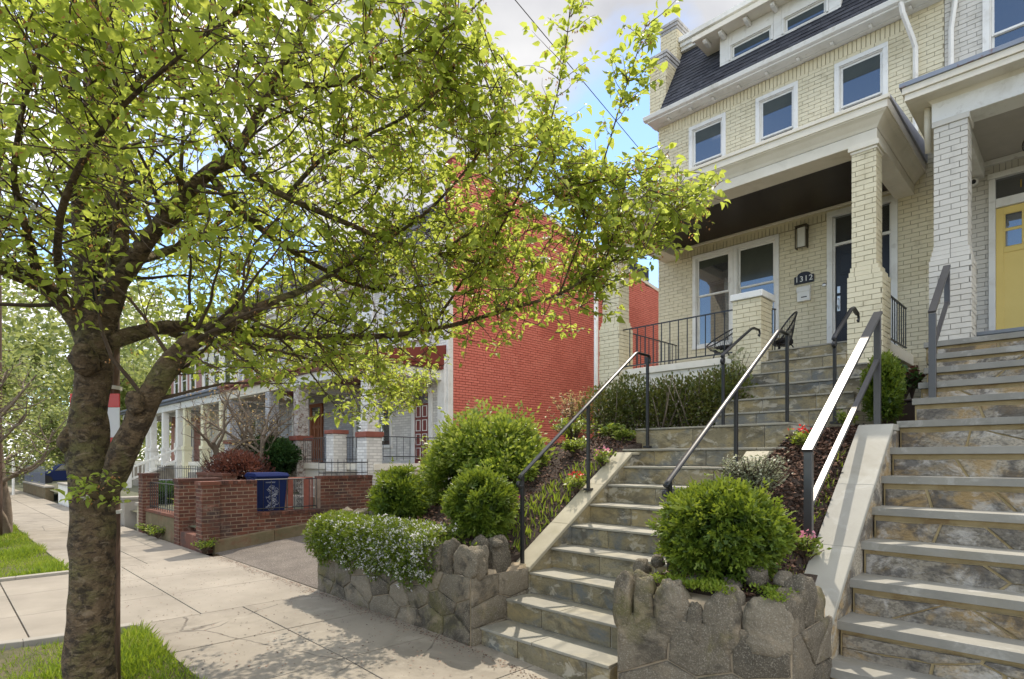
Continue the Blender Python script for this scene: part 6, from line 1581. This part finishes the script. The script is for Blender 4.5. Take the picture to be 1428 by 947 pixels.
# ---------------------------------------------------------------- the cherry tree in front
def cherry():
    base = (-3.98, .62, gz(-3.98))
    T = thing('cherry_tree', 'big leaning cherry tree in fresh leaf on the grass verge in front of everything', 'tree', base)
    rg = random.Random(21); D = lambda u, v, d: P(u, v, d=d)
    trunk = Mb(); big = Mb()
    # (u, v, depth, radius) along every main limb
    limbs = {
     'trunk': [(124,1010,3.26,.21),(124,985,3.26,.175),(126,940,3.26,.155),(127,880,3.27,.142),(129,800,3.28,.136),(129,720,3.29,.134),(127,660,3.3,.138),(123,610,3.3,.128),(127,560,3.3,.108),(130,510,3.31,.11),(134,470,3.32,.12),(140,440,3.33,.11)],
     'right_low': [(150,690,3.27,.07),(168,640,3.22,.10),(185,600,3.2,.098),(205,560,3.2,.092),(228,520,3.2,.088),(255,488,3.22,.078),(282,466,3.25,.068),(315,450,3.3,.05),(370,425,3.35,.035),(430,400,3.5,.025),(500,360,3.7,.015)],
     'left': [(128,500,3.32,.09),(112,452,3.3,.085),(92,425,3.25,.075),(60,398,3.15,.065),(25,382,3.05,.058),(-20,365,2.9,.05),(-90,330,2.7,.04),(-180,280,2.5,.02)],
     'up_right': [(140,460,3.33,.10),(155,420,3.35,.09),(165,370,3.4,.08),(168,300,3.45,.065),(170,220,3.5,.055),(163,140,3.5,.048),(155,60,3.5,.04),(148,-40,3.5,.032),(140,-180,3.5,.02)],
     'up_left': [(132,470,3.33,.085),(116,420,3.4,.07),(112,350,3.5,.062),(110,270,3.6,.055),(106,180,3.7,.048),(92,90,3.75,.04),(70,0,3.8,.032),(40,-110,3.8,.02)],
     'diag': [(160,400,3.36,.075),(185,365,3.3,.07),(215,322,3.25,.062),(255,275,3.2,.055),(290,240,3.18,.05),(325,215,3.15,.042),(355,170,3.1,.036),(385,110,3.1,.03),(420,40,3.1,.024),(450,-60,3.1,.016)],
     'diag2': [(325,215,3.15,.036),(350,245,3.2,.03),(400,275,3.3,.027),(470,305,3.4,.023),(540,335,3.5,.02),(610,352,3.55,.015),(690,372,3.6,.009)],
     'long': [(150,478,3.33,.075),(178,470,3.4,.068),(215,458,3.5,.056),(260,455,3.6,.05),(330,462,3.75,.045),(400,467,3.9,.038),(470,470,4.0,.033),(540,468,4.0,.028),(600,460,3.95,.023),(660,446,3.85,.02),(720,428,3.75,.017),(780,410,3.65,.013),(830,380,3.6,.010),(880,345,3.55,.008),(930,300,3.5,.006),(965,278,3.45,.004)],
     'sky1': [(600,460,3.95,.016),(640,400,3.8,.013),(690,330,3.6,.011),(730,260,3.4,.009),(765,180,3.3,.007),(785,90,3.2,.005),(795,10,3.1,.003)],
     'sky2': [(780,410,3.65,.010),(810,330,3.5,.008),(835,250,3.4,.007),(858,170,3.3,.006),(882,95,3.2,.004),(905,25,3.1,.003)],
     'mid': [(290,240,3.18,.035),(330,290,3.3,.03),(380,330,3.5,.026),(440,370,3.7,.022),(510,400,3.8,.018),(580,400,3.8,.013),(650,380,3.7,.008)],
     'top1': [(385,110,3.1,.024),(450,120,3.0,.02),(520,100,2.9,.016),(590,60,2.85,.012),(650,20,2.8,.008),(690,-20,2.8,.004)],
     'top2': [(163,140,3.5,.035),(220,90,3.2,.028),(290,50,2.9,.022),(350,0,2.7,.016),(420,-60,2.6,.01)],
     'near1': [(92,425,3.25,.03),(80,360,2.9,.026),(90,280,2.6,.022),(130,200,2.35,.017),(190,130,2.15,.012),(260,70,2.0,.007)],
     'near2': [(60,398,3.15,.028),(40,330,2.8,.022),(20,250,2.5,.018),(30,160,2.2,.012),(60,60,2.0,.007)],
     'back1': [(185,365,3.3,.04),(260,340,3.9,.034),(350,300,4.5,.028),(450,250,5.0,.022),(550,200,5.3,.016),(620,140,5.4,.009)],
     'back2': [(215,458,3.5,.035),(300,480,4.3,.03),(390,490,5.0,.024),(460,510,5.5,.018),(530,530,5.8,.013),(580,560,5.9,.007)],
     'mid2': [(540,335,3.5,.015),(590,300,3.3,.012),(640,250,3.2,.010),(680,190,3.1,.007),(700,120,3.05,.004)],
     'mid3': [(400,275,3.3,.02),(450,220,3.2,.016),(510,190,3.1,.013),(570,160,3.0,.010),(630,110,2.95,.006)],
     'arm2': [(610,352,3.55,.012),(700,300,3.4,.010),(770,270,3.3,.008),(840,250,3.25,.006),(900,240,3.2,.004)],
    }
    lines = {}
    for k_, L in limbs.items():
        pts = [Vector(D(u, v, d)) for (u, v, d, r) in L]
        if k_ != 'trunk': L = [(u, v, d, r*.70) for (u, v, d, r) in L]
        # refine with a smooth curve
        fine, rad = [], []
        for i in range(len(pts)-1):
            p0 = pts[max(0, i-1)]; p1 = pts[i]; p2 = pts[i+1]; p3 = pts[min(len(pts)-1, i+2)]
            for s in range(4):
                t = s/4; q = .5*((2*p1)+(p2-p0)*t+(2*p0-5*p1+4*p2-p3)*t*t+(3*p1-p0-3*p2+p3)*t**3)
                w = .004+L[i][3]*.05; q = q+Vector((noise.noise(q*5), noise.noise(q*5+Vector((9,0,0))), noise.noise(q*5+Vector((0,9,0)))))*w
                fine.append(q); rad.append(L[i][3]+(L[i+1][3]-L[i][3])*t)
        fine.append(pts[-1]); rad.append(L[-1][3]); lines[k_] = (fine, rad)
        if k_ == 'trunk':
            rad = [r*(1+.05*noise.noise(Vector((0,0,i*.7)))) for i, r in enumerate(rad)]
            rad = [r*.80 for r in rad]; trunk.tube(fine, rad, n=48, wob=.10, r=.5)
        elif k_ in ('right_low', 'left', 'up_right', 'up_left', 'long', 'diag'): big.tube(fine, rad, n=18, wob=.12, r=.5)
        else: big.tube(fine, rad, n=9, wob=.08, r=.5)
    for (u, v, d, r) in ((99,614,3.26,.055),(190,562,3.12,.045),(118,500,3.2,.07)): trunk.rock(D(u, v, d), (r, r, r*1.3), pw=.9, rough=.25, nu=16, nv=12, r=.5)
    mk('trunk', trunk, M_bark, T, smooth=True); mk('limbs', big, M_bark, T, smooth=True)
    lo = [(-400,470),(0,400),(60,425),(110,440),(200,490),(300,520),(380,545),(430,575),(520,625),(560,590),(620,505),(700,482),(800,470),(870,425),(920,365),(980,318),(1012,272),(1100,200)]
    hi = [(-400,-9999),(640,-9999),(655,0),(700,75),(740,130),(770,150),(810,205),(850,235),(880,215),(930,215),(960,245),(1010,250),(1100,260)]
    lx, lv = zip(*lo); hx, hv = zip(*hi)
    def ok(p, pad=0):
        u, v, d = proj(p)
        if d < 1.35: return False
        if u > 1015: return False
        return v < np.interp(u, lx, lv)+pad and v > np.interp(u, hx, hv)-pad
    tw = Mb(); nodes = []
    wts = {'trunk':0,'right_low':.7,'left':.8,'up_right':.8,'up_left':.8,'diag':1.2,'diag2':1.5,'long':1.8,'sky1':1.2,'sky2':1.2,'mid':1.4,'top1':1.5,'top2':1.3,'near1':1.2,'near2':1.0,'back1':1.5,'back2':1.7,'mid2':1.6,'mid3':1.6,'arm2':1.6}
    spikes = ('sky1','sky2')
    for k_, (pts, rad) in lines.items():
        w = wts[k_]
        if not w: continue
        L = sum((pts[i+1]-pts[i]).length for i in range(len(pts)-1)); nb = int(L*w*15.5)
        for i in range(nb):
            j = min(len(pts)-2, int(len(pts)*(.18+.82*rg.random()))); q = pts[j]; t = (pts[j+1]-pts[j]).normalized(); r0 = max(.0035, min(.018, rad[j]*.45))
            side = Vector((rg.gauss(0,1), rg.gauss(0,1), rg.gauss(.25,.7))); side -= t*side.dot(t); side.normalize()
            dv = (t*rg.uniform(.3,1.0)+side).normalized()
            small = k_ in spikes and pts[j].z > 1.6
            length = rg.uniform(.12,.28) if small else rg.uniform(.3,.95)*(1. if rad[j] > .012 else .65)
            tmp = Mb(); p2, d2 = grow(tmp, q, dv, length, r0*.7, rg, .12, .16, 6, taper=.3)
            if not small and not ok(p2[-1], 12):
                if not ok(p2[3], 5): continue
                p2 = p2[:4]
            tw.tube(p2, [r0*.7*(1-.75*a/(len(p2)-1)) for a in range(len(p2))], n=6, cap=False)
            for a in range(1, len(p2)): nodes.append((p2[a], (p2[a]-p2[a-1]).normalized(), small))
            if small: continue
            for m_ in range(rg.choice((3,4,4,5))):
                q2 = rg.choice(p2[1:]); d3 = (d2*.5+Vector((rg.gauss(0,.7), rg.gauss(0,.7), rg.gauss(.05,.6)))).normalized()
                p3, d4 = grow(Mb(), q2, d3, rg.uniform(.12,.36), .003, rg, .1, .2, 4)
                if not ok(p3[-1], 10): continue
                tw.tube(p3, [.0032,.0028,.0024,.0019,.0014][:len(p3)], n=4, cap=False)
                for a in range(1, len(p3)): nodes.append((p3[a], (p3[a]-p3[a-1]).normalized(), False))
        for a in range(int(len(pts)*.55), len(pts)):
            if rad[a] < .014: nodes.append((pts[a], (pts[a]-pts[a-1]).normalized(), True)); nodes.append((pts[a], (pts[a]-pts[a-1]).normalized(), True))
    # epicormic sprouts on the trunk
    for (u, v, d) in ((118,678,3.12),(112,690,3.12),(152,668,3.12),(160,694,3.1)):
        c = Vector(D(u, v, d))
        for i in range(9): nodes.append((c+Vector((rg.gauss(0,.03), rg.gauss(0,.03), rg.gauss(0,.03))), Vector((rg.gauss(0,1), -1, .6)).normalized(), True))
    mk('twigs', tw, M_twig, T, smooth=True)
    pos, dr, sz, rn, cal = [], [], [], [], []
    for (p, d, force) in nodes:
        tone = .5+.3*noise.noise(p*1.1)
        for m_ in range(rg.choice((1,2,3,3))):
            a = Vector((rg.gauss(0,1), rg.gauss(0,1), rg.gauss(-.15,.55))); a = (a.normalized()+d*.45).normalized()
            b = p+a*rg.uniform(.008,.03)
            if not force and not ok(b, 14): continue
            pos.append(tuple(b)); dr.append(tuple(a)); sz.append(rg.choice((.028,.037,.045,.053,.066))*rg.uniform(.85,1.15)); rn.append(min(1, max(0, tone+rg.gauss(0,.2))))
        if rg.random() < .28: cal.append(p)
    print('cherry leaves', len(pos))
    leaves('crown', pos, dr, np.array(sz), L_cherry, T, shape='leaf', rnd=np.array(rn), roll=.55, width=1.15)
    cp, cd = [], []
    for p in cal:
        for i in range(4): cp.append((p.x+rg.gauss(0,.014), p.y+rg.gauss(0,.014), p.z+rg.gauss(-.02,.014))); cd.append((rg.gauss(0,1), rg.gauss(0,1), -1))
    leaves('spent_calyxes', cp, cd, .018, L_calyx, T, shape='small', kind='stuff')
    wb, wd = [], []
    for p in rg.sample(cal, min(90, len(cal))):
        for i in range(6): a = i*1.05; wb.append((p.x, p.y, p.z-.025)); wd.append((math.cos(a), math.sin(a), rg.gauss(0,.4)))
    leaves('white_blossoms', wb, wd, .026, L_white, T, shape='petal', kind='stuff')
cherry()
# fallen petals and bits on the pavement
def litter(n=3200):
    x = nrg.uniform(-9, -2.4, n); y = np.where(nrg.random(n) < .6, 2.94-np.abs(nrg.normal(0,.07,n)), nrg.uniform(1.3, 2.95, n)); z = np.array([gz(a) for a in x])+.004
    d = nrg.normal(0,1,(n,3)); d[:,2] *= .1
    leaves('fallen_bits', np.stack([x,y,z],1), d, nrg.uniform(.006,.02,n), M_chip, shape='petal', roll=.1, kind='stuff')
litter()
